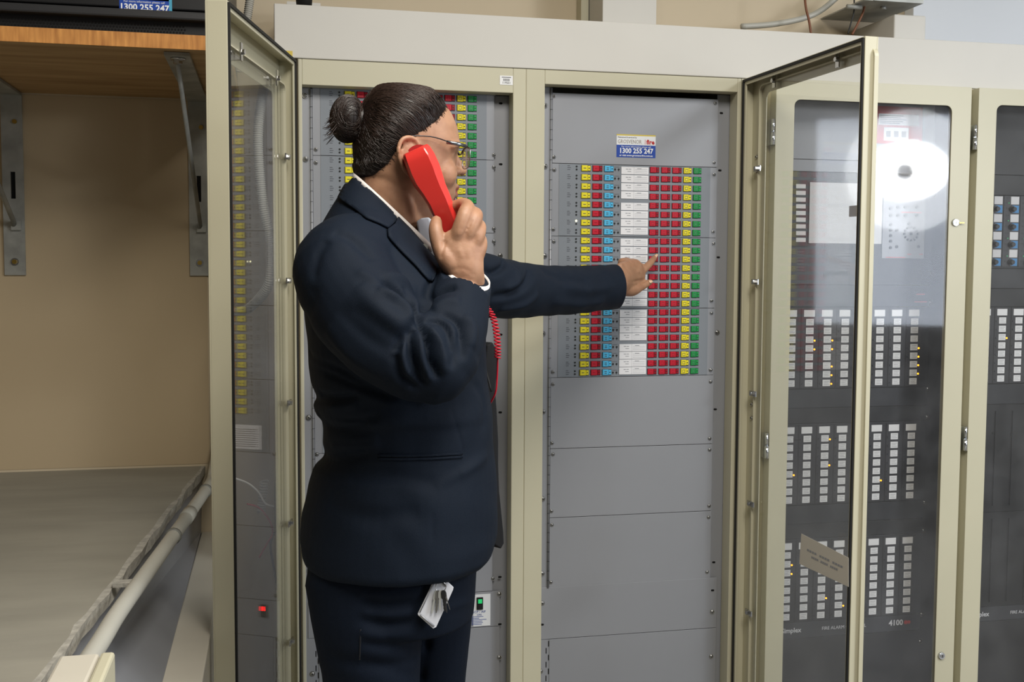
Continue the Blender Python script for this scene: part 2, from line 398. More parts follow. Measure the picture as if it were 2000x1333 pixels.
for s_, mm in ((1, 'concrete_edge'), (2, 'concrete_edge'), (3, 'concrete')):
    b.add([], [], mm); idx = b.mi(mm)
    for i in range(n): b.f.append((s_*m1+i, s_*m1+i+1, (s_+1)*m1+i+1, (s_+1)*m1+i)); b.m.append(idx); b.sm.append(False)
bench = empty('bench', (e1.x-1.0, -0.6, 0), 'long grey worktop bench with a chipped edge under the left shelf', 'bench')
o = b.build('worktop', bench, fix=True)
# grey side panel under the worktop
low1 = Vector((-0.200, WALLY-0.001, 0.77)); low2 = WZ(317, 1333, 0.77); ld = (low2-low1); low3 = low1+ld*2.0
def wq(p, z, dx=0): return (p.x+dx, p.y, z)
bq = MB()
A, Bq = e1+Vector((-0.01, 0, 0)), e3+Vector((-0.01, 0, 0))
vs = [(low1.x, low1.y, 0.10), (low3.x, low3.y, 0.10), (Bq.x+0.0, Bq.y, ZB-0.022), (A.x, A.y, ZB-0.022),
      (low1.x, low1.y, 0.77), (low3.x, low3.y, 0.77), (low1.x-0.03, low1.y, 0.10), (low3.x-0.03, low3.y, 0.10), (Bq.x-0.03, Bq.y, ZB-0.022), (A.x-0.03, A.y, ZB-0.022)]
mat('bench_grey', (138, 140, 146), 0.35, metal=0.1, noise=0.12, nscale=6)
bq.add(vs, [(0, 1, 5, 4), (4, 5, 2, 3), (6, 9, 8, 7), (3, 2, 8, 9), (0, 4, 3, 9, 6), (1, 7, 8, 2, 5), (0, 6, 7, 1)], 'bench_grey')
bq.build('side_panel', bench, fix=True)
for q, (sx, sy, l) in enumerate(((228, 1240, 0.030), (295, 1115, 0.018), (300, 1245, 0.03), (216, 1262, 0.02))):
    pass
B(-2.55, -2.5, -1.9, WALLY-0.02, 0, ZB-0.022, 'bench_grey').build('side_panel', bench)
B(-2.5, -0.22, WALLY-0.03, WALLY-0.002, 0, ZB-0.022, 'bench_grey').build('back_panel', bench)
# ledge
def ledgebox(x0, x1, ztop, nm, lb, mt='ledge', y0=-2.1, y1=WALLY-0.002):
    return B(x0, x1, y0, y1, 0.0, ztop, mt).build(nm, label=lb, cat='ledge', bevel=0.003)
xl = -0.199; xm = -0.1265
ledgebox(xl, xm-0.0015, 0.77, 'ledge', 'low off-white ledge between the grey bench side and the open door')
#ledgebox(xm+0.0015, 0.03, 0.745, 'ledge', 'lower white ledge step beside the open left door', 'cream')
# cream box in the foreground
ZQ = 1.02
q1 = WZ(117, 1281, ZQ); q2 = WZ(222, 1281, ZQ)
post = empty('storage_box', (q1.x, q1.y-0.1, 0.972), 'cream box lying on the bench edge at the bottom left corner', 'box')
b = MB(); b.box(q1.x, q2.x-0.018, q1.y-0.17, q1.y, 0.972, ZQ, 'ledge'); b.build('body', post, bevel=0.004)
MB().box(q2.x-0.017, q2.x, q1.y-0.17, q1.y, 0.972, ZQ+0.001, 'cream').build('side_strip', post, bevel=0.004)

# pipe along the bench edge, bending up the wall
pr = 0.0165
pp = []
for (x, y) in ((150, 1290), (205, 1205), (260, 1130), (312, 1060), (350, 1008), (385, 960), (398, 940)):
    pp.append(WZ(x+6, y, ZB+0.0))
pp = [pp[0]+(pp[0]-pp[2])*1.6]+pp
last = pp[-1]
pp += [last+Vector((0.002, 0.04, 0.012)), Vector((last.x+0.004, WALLY-0.035, ZB+0.05)), Vector((last.x+0.006, WALLY-0.022, ZB+0.14)), Vector((last.x+0.008, WALLY-0.022, ZB+0.5)), Vector((last.x+0.008, WALLY-0.022, 1.44))]
pp = [Vector((p.x+0.012, min(p.y, WALLY-0.022), p.z)) for p in pp]
pipe = empty('conduit_pipe', pp[0], 'grey conduit pipe lying along the bench edge and turning up the wall', 'pipe')
sp = smoothpath(pp, 5)
MB().tube(sp, pr*0.86, 'pvc', 16).build('pipe', pipe)
def along(path, py_t):  # index of path point by y
    return min(range(len(path)), key=lambda i: abs(path[i].y-py_t))
for (x, y, kind) in ((312, 1054, 'c'), (203, 1152, 'x'), (385, 962, 'c'), (352, 1006, 'j')):
    g = WZ(x, y, ZB); i = along(sp, g.y); t_ = (sp[i+1]-sp[i-1]).normalized(); p = sp[i]
    if kind == 'c':
        MB().tube([p-t_*0.006, p+t_*0.006], pr*1.0, 'clip_grey', 16).build('pipe_clip', pipe)
    elif kind == 'j':
        MB().tube([p-t_*0.03, p+t_*0.03], pr*0.97, 'pvc', 16).build('coupling', pipe)
    else:
        MB().box(p.x-0.04, p.x+0.0, p.y-0.012, p.y+0.012, p.z+0.001, p.z+0.008, 'concrete_edge').build('saddle', pipe)

# ---- shelf on brackets
SZ = 1.954; SD = 0.695; SY0 = WALLY-SD
shelf = empty('wall_shelf', (-0.9, WALLY, SZ), 'wooden wall shelf with an orange plywood edge at upper left', 'shelf')
SX1 = -0.085
B(-2.4, SX1, SY0+0.002, WALLY-0.001, SZ, SZ+0.030, 'ply').build('board', shelf)
B(-2.4, SX1, SY0-0.0005, SY0+0.002, SZ, SZ+0.030, 'ply_edge').build('edge_strip', shelf)
def bracket(x, label, mirror=1):
    r = empty('shelf_bracket', (x, WALLY, 1.48), label, 'bracket', 'galvanised shelf brackets')
    w = 0.026
    b = MB()
    # wall leg with slot
    zb = 1.478; zt = SZ-0.003
    b.ringframe([(x-w, zb), (x+w, zb), (x+w, zt), (x-w, zt)], [(x-0.006, zb+0.20), (x+0.006, zb+0.20), (x+0.006, zb+0.27), (x-0.006, zb+0.27)], WALLY-0.007, WALLY-0.001, 'galv')
    b.build('wall_leg', r, fix=True)
    B(x-0.005, x+0.005, WALLY-0.0025, WALLY-0.001, zb+0.2, zb+0.27, 'hole').build('slot', r)
    b = MB(); b.box(x-w, x+w, SY0+0.03, WALLY-0.007, zt-0.005, zt+0.002, 'galv'); b.build('shelf_arm', r)
    # diagonal strut
    b = MB(); b.tube([(x-0.004, SY0+0.11, zt-0.008), (x+0.004, WALLY-0.012, zb+0.13)], 0.007, 'galv', 6, flat=0.5); b.build('strut', r)
    b = MB(); b.disc((x, SY0+0.06, zt-0.005), 0.016, (0, 0, -1), 0.004, 'steel', 16); b.disc((x, SY0+0.06, zt-0.009), 0.010, (0, 0, -1), 0.008, 'steel', 6, False); b.build('bolt', r)
    b = MB(); b.disc((x, WALLY-0.007, zb+0.035), 0.010, (0, -1, 0), 0.002, 'steel', 14); b.disc((x, WALLY-0.009, zb+0.035), 0.0065, (0, -1, 0), 0.006, 'brass', 6, False); b.build('bolt', r)
    b = MB(); b.disc((x+0.008, WALLY-0.007, zb+0.40), 0.006, (0, -1, 0), 0.005, 'brass', 8); b.build('bolt', r)
    b = MB(); b.box(x-0.006, x+0.018, WALLY-0.016, WALLY-0.007, zb+0.118, zb+0.142, 'galv'); b.build('strut_lug', r)
    return r
bracket(W(391, 540, WALLY).x, 'right galvanised shelf bracket beside the open left door')
bracket(W(31, 540, WALLY).x, 'left galvanised shelf bracket at the left edge of the picture')

# ---- black equipment on the shelf
zs = SZ+0.0305
rk = empty('rack_unit', (-0.7, SY0+0.2, zs), 'black equipment case with a perforated lower grille on the shelf', 'equipment case')
x0, x1 = -1.2, SX1-0.002
B(x0, x1, SY0+0.045, WALLY-0.06, zs, zs+0.034, 'rack_black').build('base', rk)
b = MB(); b.box(x0, x1, SY0+0.020, SY0+0.05, zs+0.034, zs+0.052, 'rack_mid'); b.build('lip', rk, bevel=0.004)
b = MB()
for k in range(150):
    for j in range(4):
        xx = x1-0.09-k*0.0065-(j % 2)*0.0032; zz = zs+0.006+j*0.0062
        if xx > x0+0.02: b.disc((xx, SY0+0.0448, zz), 0.0022, (0, -1, 0), 0.0008, 'hole', 6)
b.build('grille_holes', rk, kind='stuff')
b = MB(); b.box(x0, x1, SY0+0.03, WALLY-0.05, zs+0.056, zs+0.35, 'rack_black'); b.build('upper_case', rk, bevel=0.003)
st = W(268, 10, SY0+0.0285)
s0 = W(233, 10, SY0+0.029).x; s1 = W(336, 10, SY0+0.029).x; zlow = W(280, 30, SY0+0.029).z
uy = SY0+0.0295
stk = empty('sticker', ((s0+s1)/2, uy, zlow), 'blue sticker with a phone number on the black case over the shelf', 'sticker')
wd_ = s1-s0
MB().box(s0, s1-0.006, uy-0.0003, uy+0.0002, zlow, zlow+0.05, 'blue').build('blue_field', stk)
MB().box(s1-0.006, s1, uy-0.0003, uy+0.0002, zlow, zlow+0.1, 'tealedge').build('edge_stripe', stk)
MB().box(s0, s1-0.006, uy-0.0003, uy+0.0002, zlow+0.0315, zlow+0.1, 'sticker_white').build('white_field', stk)
text('lettering', '1300 255 247', 0.0178, (s0+s1-0.006)/2, zlow+0.0155, uy-0.0006, 'white', stk, 'CENTER', bold=0.0005)
text('lettering', 'For more information please call', 0.0062, (s0+s1-0.006)/2, zlow+0.0275, uy-0.0006, 'white', stk, 'CENTER')
text('lettering', 'or visit www.gsgroup.com.au', 0.0072, (s0+s1-0.006)/2, zlow+0.0045, uy-0.0006, 'white', stk, 'CENTER', bold=0.00015)

# ================================================================== cabinets 1 and 2 (open)
YE = 0.045
X1A, X1B, X2B = 0.0645, 0.6345, 1.2235
def carcass(root, xa, xb, stile_l, stile_r, top, sx_out=False):
    zb = 0.10
    B(xa, xa+0.003, 0.0, WALLY-0.003, zb, ZT, 'cream').build('side_panel', root)
    B(xb-0.003, xb, 0.0, WALLY-0.003, zb, ZT, 'cream').build('side_panel', root)
    B(xa, xb, 0.003, WALLY-0.003, ZT-0.003, ZT, 'cream').build('top_panel', root)
    B(xa, xb, WALLY-0.006, WALLY-0.003, zb, ZT, 'cream').build('back_panel', root)
    b = MB(); b.box(xa+0.0008, xa+stile_l, -0.002, YE+0.004, zb, ZT, 'cream'); b.box(xb-stile_r, xb-0.0008, -0.002, YE+0.004, zb, ZT, 'cream')
    b.box(xa+stile_l, xb-stile_r, -0.002, YE-0.004, ZT-top, ZT, 'cream')
    b.box(xa+stile_l, xb-stile_r, -0.002, YE+0.004, zb, zb+0.05, 'cream')
    b.build('front_frame', root, bevel=0.0015)
    B(xa+0.01, xb-0.01, 0.02, WALLY-0.02, 0, zb, 'black').build('plinth', root)
cab1 = empty('cabinet', ((X1A+X1B)/2, 0.1, 0), 'cream equipment cabinet behind the woman with its zone panels exposed', 'cabinet')
cab2 = empty('cabinet', ((X1B+X2B)/2, 0.1, 0), 'open cream cabinet whose zone buttons the woman is pointing at', 'cabinet')
XE2L = W(1053, 600, YE).x; XE2R = W(1412, 563, YE).x
XE1L = W(590, 330, YE).x; XE1R = W(985, 330, YE).x
carcass(cab1, X1A, X1B, XE1L-X1A, X1B-XE1R-0.012, 0.062)
carcass(cab2, X1B, X2B, XE2L-X1B, X2B-XE2R-0.012, 0.036)
def zY(py, px, Y=YE): return W(px, py, Y).z
# button mesh
def btn_mesh(name, colr, w, kind):
    b = MB(); h = 0.0076; s = w/2
    b.box(-s-0.0007, s+0.0007, -0.0012, 0.0, -h-0.0007, h+0.0007, 'ink')
    x_ = s-w*0.32
    led = {'yellow': 'yellow', 'red': 'red_led', 'cyan': 'cyan', 'green': 'green'}[colr]
    b.cbox(-s, x_-0.0005, -0.0042, -0.0012, -h, h, 0.0014, colr)
    b.cbox(x_+0.0002, s, -0.0028, -0.0012, -h*0.86, h*0.86, 0.0008, led)
    b.disc(((x_+s)/2, -0.0028, 0), 0.0017, (0, -1, 0), 0.0004, 'led_off', 6)
    mk = 'ink' if colr != 'red' else 'red_led'
    cx = (-s+x_)/2
    if kind == 'one':
        b.box(cx-0.0036, cx+0.0036, -0.0044, -0.0042, -0.0009, 0.0009, mk)
    elif kind == 'two':
        for z in (0.0022, -0.0024): b.box(cx-0.0034, cx+0.0034, -0.0044, -0.0042, z-0.0009, z+0.0009, mk)
    else:
        for z in (0.0034, -0.0034): b.box(cx-0.0036, cx+0.0036, -0.0044, -0.0042, z-0.0006, z+0.0006, mk)
        for x in (-0.0034, 0.0034): b.box(cx+x-0.0004, cx+x+0.0004, -0.0044, -0.0042, -0.0034, 0.0034, mk)
    return b.data(name, False)[0]
COLS2 = [('yellow', 1144, 17.5, 'one'), ('red', 1166.4, 18.5, 'one'), ('cyan', 1188.7, 17.5, 'two'), ('red', 1277.8, 17.5, 'box'), ('red', 1299.9, 17.5, 'box'), ('red', 1321.5, 17.5, 'box'), ('yellow', 1342, 15, 'box'), ('green', 1361.3, 15, 'box')]
PXR = 334.0
BT = []
XF = W(1091, 400, YE).x        # faceplate left edge
for (c, x, wpx, k) in COLS2:
    X = W(x, 400 if False else 335, YE).x
    w = (W(x+wpx/2, 335, YE).x-W(x-wpx/2, 335, YE).x)*1.0
    BT.append((c, X-W(1092, 335, YE).x, btn_mesh(c+'_button', c, w, k)))
XFr = W(1387, 335, YE).x-W(1092, 335, YE).x
XC0 = W(1213, 335, YE).x-W(1092, 335, YE).x; XC1 = W(1266, 335, YE).x-W(1092, 335, YE).x
XL = W(1126, 335, YE).x-W(1092, 335, YE).x; XLT = W(1112, 335, YE).x-W(1092, 335, YE).x; XLL = W(1201, 335, YE).x-W(1092, 335, YE).x
def card_mesh():
    b = MB(); w = (XC1-XC0)/2; h = 0.0097
    b.box(-w, w, -0.0018, 0, -h, h, 'card')
    for z in (0.0035, -0.001, -0.0055): b.box(0.0, w-0.004, -0.0020, -0.0018, z-0.0003, z+0.0003, 'inkgrey')
    b.box(-0.003, -0.0026, -0.002, -0.0018, -h, h, 'inkgrey')
    for x in (-0.022, -0.014): b.box(x-0.0035, x+0.003, -0.0020, -0.0018, 0.0028, 0.0044, 'inkgrey')
    b.box(-0.021, -0.011, -0.0020, -0.0018, -0.003, -0.0016, 'inkgrey')
    b.box(0.006, 0.018, -0.0020, -0.0018, 0.0048, 0.0062, 'inkgrey')
    return b.data('name_card', False)[0]
CARD = card_mesh()
RP = None
def zone_panel(root, xf, z1, z0, rows, lit=None, panel_l=None, panel_r=None, first=0.55):
    """faceplate between z0 and z1 (z1 top); rows counted from the top"""
    b = MB(); b.box(panel_l, panel_r, YE-0.0025, YE-0.0005, z0+0.0006, z1-0.0006, 'greyframe')
    b.box(xf, xf+XFr, YE-0.0035, YE-0.0025, z0+0.0012, z1-0.0012, 'faceplate')
    pn = b.build('zone_panel', root)
    pitch = (z1-z0)/8.0
    led = MB(); leg = MB(); y = YE-0.0035
    for r in range(rows):
        z = z1-pitch*(r+0.5)+0.0008
        for (c, dx, me) in BT: place(c+'_button', me, (xf+dx, y, z), pn)
        for q, dz in enumerate((0.0042, -0.0036)):
            led.disc((xf+XL, y, z+dz), 0.0025, (0, -1, 0), 0.0012, 'led_white' if (lit == r and q == 0) else 'led_off', 8)
        for dz in (0.0055, 0.0008, -0.0042):
            leg.box(xf+XLT-0.0055, xf+XLT+0.0045-0.003*abs(dz)/0.0055, y-0.0002, y, z+dz-0.0007, z+dz+0.0007, 'ink')
        leg.box(xf+XLL-0.002, xf+XLL+0.012, y-0.0002, y, z+0.0045, z+0.0055, 'ink')
        for dx in (0.0, 0.010):
            led.disc((xf+XLL+dx, y, z-0.001), 0.0026, (0, -1, 0), 0.0012, 'led_off' if not (lit and r in (4, 6, 7) and lit == 2 and dx == 0) else 'red_led', 8)
            leg.box(xf+XLL+dx-0.0008, xf+XLL+dx+0.0008, y-0.0002, y, z-0.006, z-0.0035, 'ink')
        gap = 0.0 if r % 4 else 0.0
        place('name_card', CARD, (xf+(XC0+XC1)/2, y, z-(1.5-(r % 4))*0.0022), pn)
    led.build('indicator_lights', pn, kind='stuff'); leg.build('printed_legend', pn, kind='stuff')
    return pn
zz2 = [zY(319.5, 1092), zY(461.5, 1090), zY(603, 1088), zY(738, 1078)]
PL2 = W(1076, 600, YE).x; PR2 = W(1396, 563, YE).x
for i in range(3): zone_panel(cab2, XF, zz2[i], zz2[i+1], 8, lit=(6 if i == 0 else None), panel_l=PL2, panel_r=PR2)
dX = W(626, 306, YE).x-XF
PL1 = PL2+dX; PR1 = PR2+dX
zz1 = [zY(155.5, 626)]
ph = (zz2[0]-zz2[3])/3
for i in range(5): zz1.append(zz1[-1]-ph)
for i in range(4): zone_panel(cab1, XF+dX, zz1[i], zz1[i+1], 8, lit=(3 if i == 2 else None), panel_l=PL1, panel_r=PR1)
pn5 = zone_panel(cab1, XF+dX, zz1[4], zz1[5], 4, panel_l=PL1, panel_r=PR1)
b = MB()
b.box(XF+dX+0.02, XF+dX+0.2, YE-0.0045, YE-0.0035, zz1[5]+0.008, zz1[5]+0.07, 'card')
for k in range(9): b.box(XF+dX+0.03, XF+dX+0.19-random.uniform(0, 0.03), YE-0.0048, YE-0.0045, zz1[5]+0.014+k*0.0055, zz1[5]+0.016+k*0.0055, 'inkgrey')
b.build('notice_plate', pn5)
# rails and blank panels
def rails(root, xl, xr, pl, pr, ztop, zswing):
    B(xl-0.004, pl-0.006, YE-0.001, YE+0.003, 0.15, ztop, 'greyframe').build('mounting_rail', root)
    B(pr+0.001, xr+0.014, YE+0.006, YE+0.009, 0.15, ztop, 'greyframe').build('mounting_rail', root)
    # piano hinge
    h = MB(); hx = pl-0.0035
    h.tube([(hx, YE-0.003, zswing), (hx, YE-0.003, ztop-0.002)], 0.003, 'greyframe', 10)
    z = zswing+0.02
    while z < ztop: h.box(hx-0.0032, hx+0.0032, YE-0.0063, YE-0.002, z, z+0.0006, 'hole'); z += 0.026
    h.build('piano_hinge', root)
def hole(root, x, z, Y, w=0.0045, h=0.0028):
    b = MB(); n = 12
    b.poly([(x+(w if math.cos(a) > 0 else -w)*0.45+h*math.cos(a), z+h*math.sin(a)) for a in [2*PI*k/n+0.01 for k in range(n)]], Y-0.0004, Y, 'hole')
    b.build('slot_hole', root)
ztop2 = zY(180, 1080); zsw = zY(1148, 1075)
rails(cab2, XE2L, XE2R, PL2, PR2, ZT-0.036, zsw)
def blank(root, x0, x1, z0, z1, nm='blank_panel', lb=None): 
    return B(x0, x1, YE-0.003, YE-0.0005, z0+0.0007, z1-0.0007, 'greypanel').build(nm, root, label=lb, bevel=0.0006)
Ep = (738, 877, 1012, 1148)
zb2 = [zY(v, 1075) for v in Ep]
blank(cab2, PL2, PR2, zz2[0], zY(181, 1080), 'blank_panel')
for i in range(3): blank(cab2, PL2, PR2, zb2[i+1], zb2[i])
zl = [zY(1148, 1055), zY(1250, 1055)]
XW0 = XE2L-0.003; XW1 = PR2+0.02
blank(cab2, XW0, XW1, zl[1], zl[0]); blank(cab2, XW0, W(1065, 1300, YE).x-0.0, 0.15, zl[1]); blank(cab2, W(1072, 1300, YE).x, XW1, 0.15, zl[1])
def slots(root, x0, x1, zt):
    h = MB(); h.box(x0, x1, YE-0.0014, YE-0.0008, 0.15, zt, 'greypanel')
    z = zt-0.005; k = 0
    while z > 0.2:
        xx = x1-0.0016 if k % 2 == 0 else x0+0.0016
        h.box(xx-0.0012, xx+0.0012, YE-0.0022, YE-0.0013, z-0.015, z, 'hole'); z -= 0.019; k += 1
    h.build('slotted_hinge', root)
slots(cab2, W(1065, 1300, YE).x, W(1072, 1300, YE).x, zl[1])
for (x, y) in ((1082, 188), (1082, 307), (1083, 332), (1081, 448), (1082, 472), (1080, 727), (1080, 751), (1078, 866), (1080, 888), (1077, 999), (1078, 1026), (1076, 1138), (1397, 202), (1395, 318), (1395, 341), (1393, 453), (1394, 476), (1390, 588), (1390, 612), (1388, 723), (1388, 746), (1386, 857), (1386, 879), (1385, 989), (1384, 1011), (1381, 1118)):
    screw(W(x, y, YE-0.0032), cab2)
for (x, y) in ((1065, 206), (1065, 325), (1064, 500), (1061, 652), (1061, 805), (1060, 975), (1059, 1121), (1059, 1179), (1056, 1312)): screw(W(x, y, YE-0.0032), cab2, True)
for (x, y) in ((1401, 650),): screw(W(x, y, YE+0.005), cab2, True)
for (x, y) in ((1391, 1196), (1389, 1283)): screw(W(x, y, YE-0.0032), cab2, True)
for (x, y) in ((1409, 221), (1406, 333), (1403, 503), (1397, 800), (1394, 1099)): hole(cab2, W(x, y, YE+0.0055).x, W(x, y, YE+0.0055).z, YE+0.0058)
for (x, y) in ((1392, 1154), (1059, 1221)): hole(cab2, W(x, y, YE-0.004).x, W(x, y, YE-0.004).z, YE-0.0032)
# cabinet 1 rails and lower panels
rails(cab1, XE1L, XE1R, PL1, PR1, ZT-0.062, zY(1148, 612))
zc = [zz1[5], zY(1155, 960), zY(1224, 960)]
z_ = zz1[5]; hgt = (zz1[5]-zc[1])/2
blank(cab1, PL1, PR1, z_-hgt, z_); blank(cab1, PL1, PR1, zc[1], z_-hgt)
blank(cab1, PL1-0.02, PR1+0.02, zc[2], zc[1], 'switch_panel')
xs0 = W(607, 1300, YE).x; blank(cab1, XE1L-0.003, W(616, 1300, YE).x, 0.15, zc[2]); blank(cab1, W(623, 1300, YE).x, PR1+0.02, 0.15, zc[2])
slots(cab1, W(616, 1300, YE).x, W(623, 1300, YE).x, zc[2]-0.01)
for (x, y) in ((616, 167), (617, 292), (617, 318), (619, 888), (621, 1165), (966, 183), (965, 303), (965, 327), (965, 447), (965, 472), (963, 1131)): screw(W(x, y, YE-0.0032), cab1)
for (x, y) in ((596, 187), (597, 311), (603, 816), (606, 1115), (610, 1317)): screw(W(x, y, YE-0.0032), cab1, True)
for (x, y) in ((977, 500),): screw(W(x, y, YE+0.005), cab1, True)
for (x, y) in ((975, 1161), (975, 1285)): screw(W(x, y, YE-0.0032), cab1, True)
for (x, y) in ((978, 202), (978, 321), (978, 654), (977, 806), (975, 1126), (975, 1218)):
    hole(cab1, W(x, y, YE+0.0055).x, W(x, y, YE+0.0055).z, YE+0.0058 if y < 1100 else YE-0.0032)
# switches on cabinet 1
def rocker(x, y, mt, px_w=13, px_h=25):
    p = W(x, y, YE-0.0035); w = 0.0085; h = 0.0165
    r = B(p.x-w, p.x+w, p.y-0.004, p.y, p.z-h, p.z+h, 'black').build('rocker_switch', cab1, bevel=0.001)
    MB().box(p.x-w*0.62, p.x+w*0.62, p.y-0.0062, p.y-0.004, p.z+0.001, p.z+h*0.72, mt).build('lit_key', r)
    MB().box(p.x-w*0.62, p.x+w*0.62, p.y-0.0052, p.y-0.004, p.z-h*0.8, p.z-0.001, 'black').build('key', r)
rocker(937, 1179, 'led_green')
rocker(646, 1195, 'led_red')
tp = W(936, 1195, YE-0.0036)
B(tp.x-0.016, tp.x+0.03, tp.y-0.0003, tp.y, zc[2]+0.004, zc[1]-0.006, 'sticker_white').build('printed_plate', cab1)
text('lettering', 'SCP / AIF', 0.009, tp.x, W(937, 1195, YE).z, tp.y-0.0006, 'navy_print', cab1, 'CENTER')
text('lettering', 'ON', 0.008, tp.x, W(937, 1200, YE).z-0.001, tp.y-0.0006, 'navy_print', cab1, 'CENTER')
b = MB()
for k, (x0_, x1_) in enumerate(((921, 944), (921, 936), (921, 950), (921, 942), (921, 943), (921, 941))):
    q0, q1 = W(x0_, 1206+k*3, tp.y), W(x1_, 1206+k*3, tp.y); b.box(q0.x, q1.x, tp.y-0.0006, tp.y-0.0003, q0.z-0.0007, q0.z+0.0007, 'navy_print')
b.build('fine_print', cab1)
# asset barcode label on the top rail
p = W(989, 157, -0.0025)
al = empty('asset_label', p, 'small white barcode label on the top rail of the left cabinet', 'label')
MB().box(p.x-0.017, p.x+0.017, p.y-0.0004, p.y, p.z-0.0115, p.z+0.0115, 'white').build('paper', al)
b = MB()
for k in range(9): b.box(p.x-0.008+k*0.0019, p.x-0.0070+k*0.0019, p.y-0.0006, p.y-0.0004, p.z-0.002, p.z+0.004, 'ink')
b.box(p.x-0.012, p.x+0.012, p.y-0.0006, p.y-0.0004, p.z+0.0065, p.z+0.0082, 'ink'); b.build('barcode', al)
text('lettering', '119501', 0.0075, p.x, p.z-0.0065, p.y-0.0006, 'ink', al, 'CENTER')
# sticker on cabinet 2
p0 = W(1204.5, 262, YE-0.0033); p1 = W(1280, 309, YE-0.0033)
sx0, sx1 = p0.x, p1.x; sz1 = p0.z; sz0 = W(1205, 307, YE-0.0033).z; y = YE-0.0033; hh = sz1-sz0; xm_ = (sx0+sx1)/2; ww = sx1-sx0
sg = empty('sticker', (xm_, y, sz0), 'white and blue contractor sticker with phone number on upper grey panel', 'sticker')
MB().box(sx0, sx1, y-0.0003, y, sz0, sz0+hh*0.54, 'blue').build('blue_field', sg)
MB().box(sx0, sx1, y-0.0003, y, sz0+hh*0.54, sz0+hh*0.94, 'sticker_white').build('white_field', sg)
MB().box(sx0, sx1, y-0.0003, y, sz0+hh*0.94, sz1, 'gold').build('gold_stripe', sg)
text('lettering', 'GROSVENOR', 0.0145, sx0+0.003, sz0+hh*0.68, y-0.0006, 'text_grey', sg, 'LEFT', wid=0.77)
text('lettering', 'fire', 0.0165, sx0+ww*0.765, sz0+hh*0.68, y-0.0006, 'print_red', sg, 'LEFT', bold=0.0006)
MB().box(sx0+ww*0.725, sx0+ww*0.735, y-0.0005, y-0.0003, sz0+hh*0.58, sz0+hh*0.8, 'print_red').build('divider', sg)
text('lettering', 'Maintained & serviced by', 0.0052, sx0+0.003, sz0+hh*0.87, y-0.0006, 'ink', sg, 'LEFT')
text('lettering', 'For more information please call', 0.0062, xm_, sz0+hh*0.465, y-0.0006, 'white', sg, 'CENTER')
text('lettering', '1300 255 247', 0.0185, xm_, sz0+hh*0.28, y-0.0006, 'white', sg, 'CENTER', bold=0.0005, wid=0.92)
text('lettering', 'or visit www.grosvenorfire.com.au', 0.0066, xm_, sz0+hh*0.085, y-0.0006, 'white', sg, 'CENTER', bold=0.00015)

# ================================================================== doors
def make_door(cab, hinge, free_dir, width, thick, zb, zt, label, side, clips=True, win=(0.075, 0.075, 0.08, 0.08), po=0.0035):
    """local x runs from the hinge to the free edge, local +y is the inner face"""
    ang = math.atan2(free_dir[1], free_dir[0])
    r = empty('door', Vector((hinge[0], hinge[1], zb))-OFF[cab.name], label, None, rot=ang); r.parent = cab
    s = side; H = zt-zb
    def Y(a, b_): return (min(s*a, s*b_), max(s*a, s*b_))
    wl, wr, wb, wt = win
    # skin with rounded window, at the outer face
    outer = rrect(0, width, 0, H, 0.002, 5); inner = rrect(wl, width-wr, wb, H-wt, 0.018, 5)
    y0, y1 = Y(-thick, -thick+0.003)
    b = MB(); b.ringframe(outer, inner, y0, y1, 'cream')
    # perimeter flange
    y0, y1 = Y(-thick+0.003, 0.0)
    b.ringframe(rrect(0, width, 0, H, 0.002, 5), rrect(0.004, width-0.004, 0.004, H-0.004, 0.002, 5), y0, y1, 'cream')
    y0, y1 = Y(-0.004, 0.0)
    b.ringframe(rrect(0.004, width-0.004, 0.004, H-0.004, 0.002, 5), rrect(0.017, width-0.017, 0.017, H-0.017, 0.002, 5), y0, y1, 'cream')
    b.build('frame', r, fix=True, bevel=0.0008)
    y0, y1 = Y(0.0, 0.004)
    b = MB(); b.ringframe(rrect(0.003, width-0.003, 0.003, H-0.003, 0.002, 5), rrect(0.009, width-0.009, 0.009, H-0.009, 0.002, 5), y0, y1, 'seal'); b.build('door_seal', r, fix=True)
    # retaining lip round the pane
    y0, y1 = Y(-thick+0.003, -thick+max(0.013, po+0.009))
    b = MB(); b.ringframe(rrect(wl-0.022, width-wr+0.022, wb-0.022, H-wt+0.022, 0.02, 5), rrect(wl-0.019, width-wr+0.019, wb-0.019, H-wt+0.019, 0.018, 5), y0, y1, 'cream'); b.build('pane_lip', r, fix=True)
    y0, y1 = Y(-thick+po, -thick+po+0.0035)
    b = MB(); b.box(wl-0.018, width-wr+0.018, y0, y1, wb-0.018, H-wt+0.018, 'door_glass' if clips else 'glass'); b.build('pane', r)
    if clips:
        def clip(x, z, vert):
            y0, y1 = Y(-thick+po+0.010, -thick+po+0.013); c = MB()
            if vert: c.box(x-0.007, x+0.007, y0, y1, z-0.018, z+0.018, 'steel')
            else: c.box(x-0.018, x+0.018, y0, y1, z-0.007, z+0.007, 'steel')
            c.disc((x, s*(-thick+po+0.013), z), 0.006, (0, s, 0), 0.006, 'steel', 6, False); c.build('pane_clip', r)
        for x in (width*0.24, width*0.76):
            clip(x, H-wt+0.020, True); clip(x, wb-0.02, True)
        for k in range(6):
            clip(wl-0.020, 0.16+k*(H-0.4)/5.0, False)
    return r, Y
ZD0 = 0.12
d1h = (0.0585, -0.004); d1f = Vector((-0.080-0.0585, 2.175-2.75+0.004)); d1w = d1f.length
door1, _ = make_door(cab1, d1h, d1f, d1w, 0.042, ZD0, ZT-0.002, 'open glazed cream door', 1, True, (0.065, 0.03, 0.08, 0.09), po=0.019)
d2h = (1.2265, -0.004); d2f = Vector((1.255-1.2265, 2.18-2.75+0.004)); d2w = d2f.length
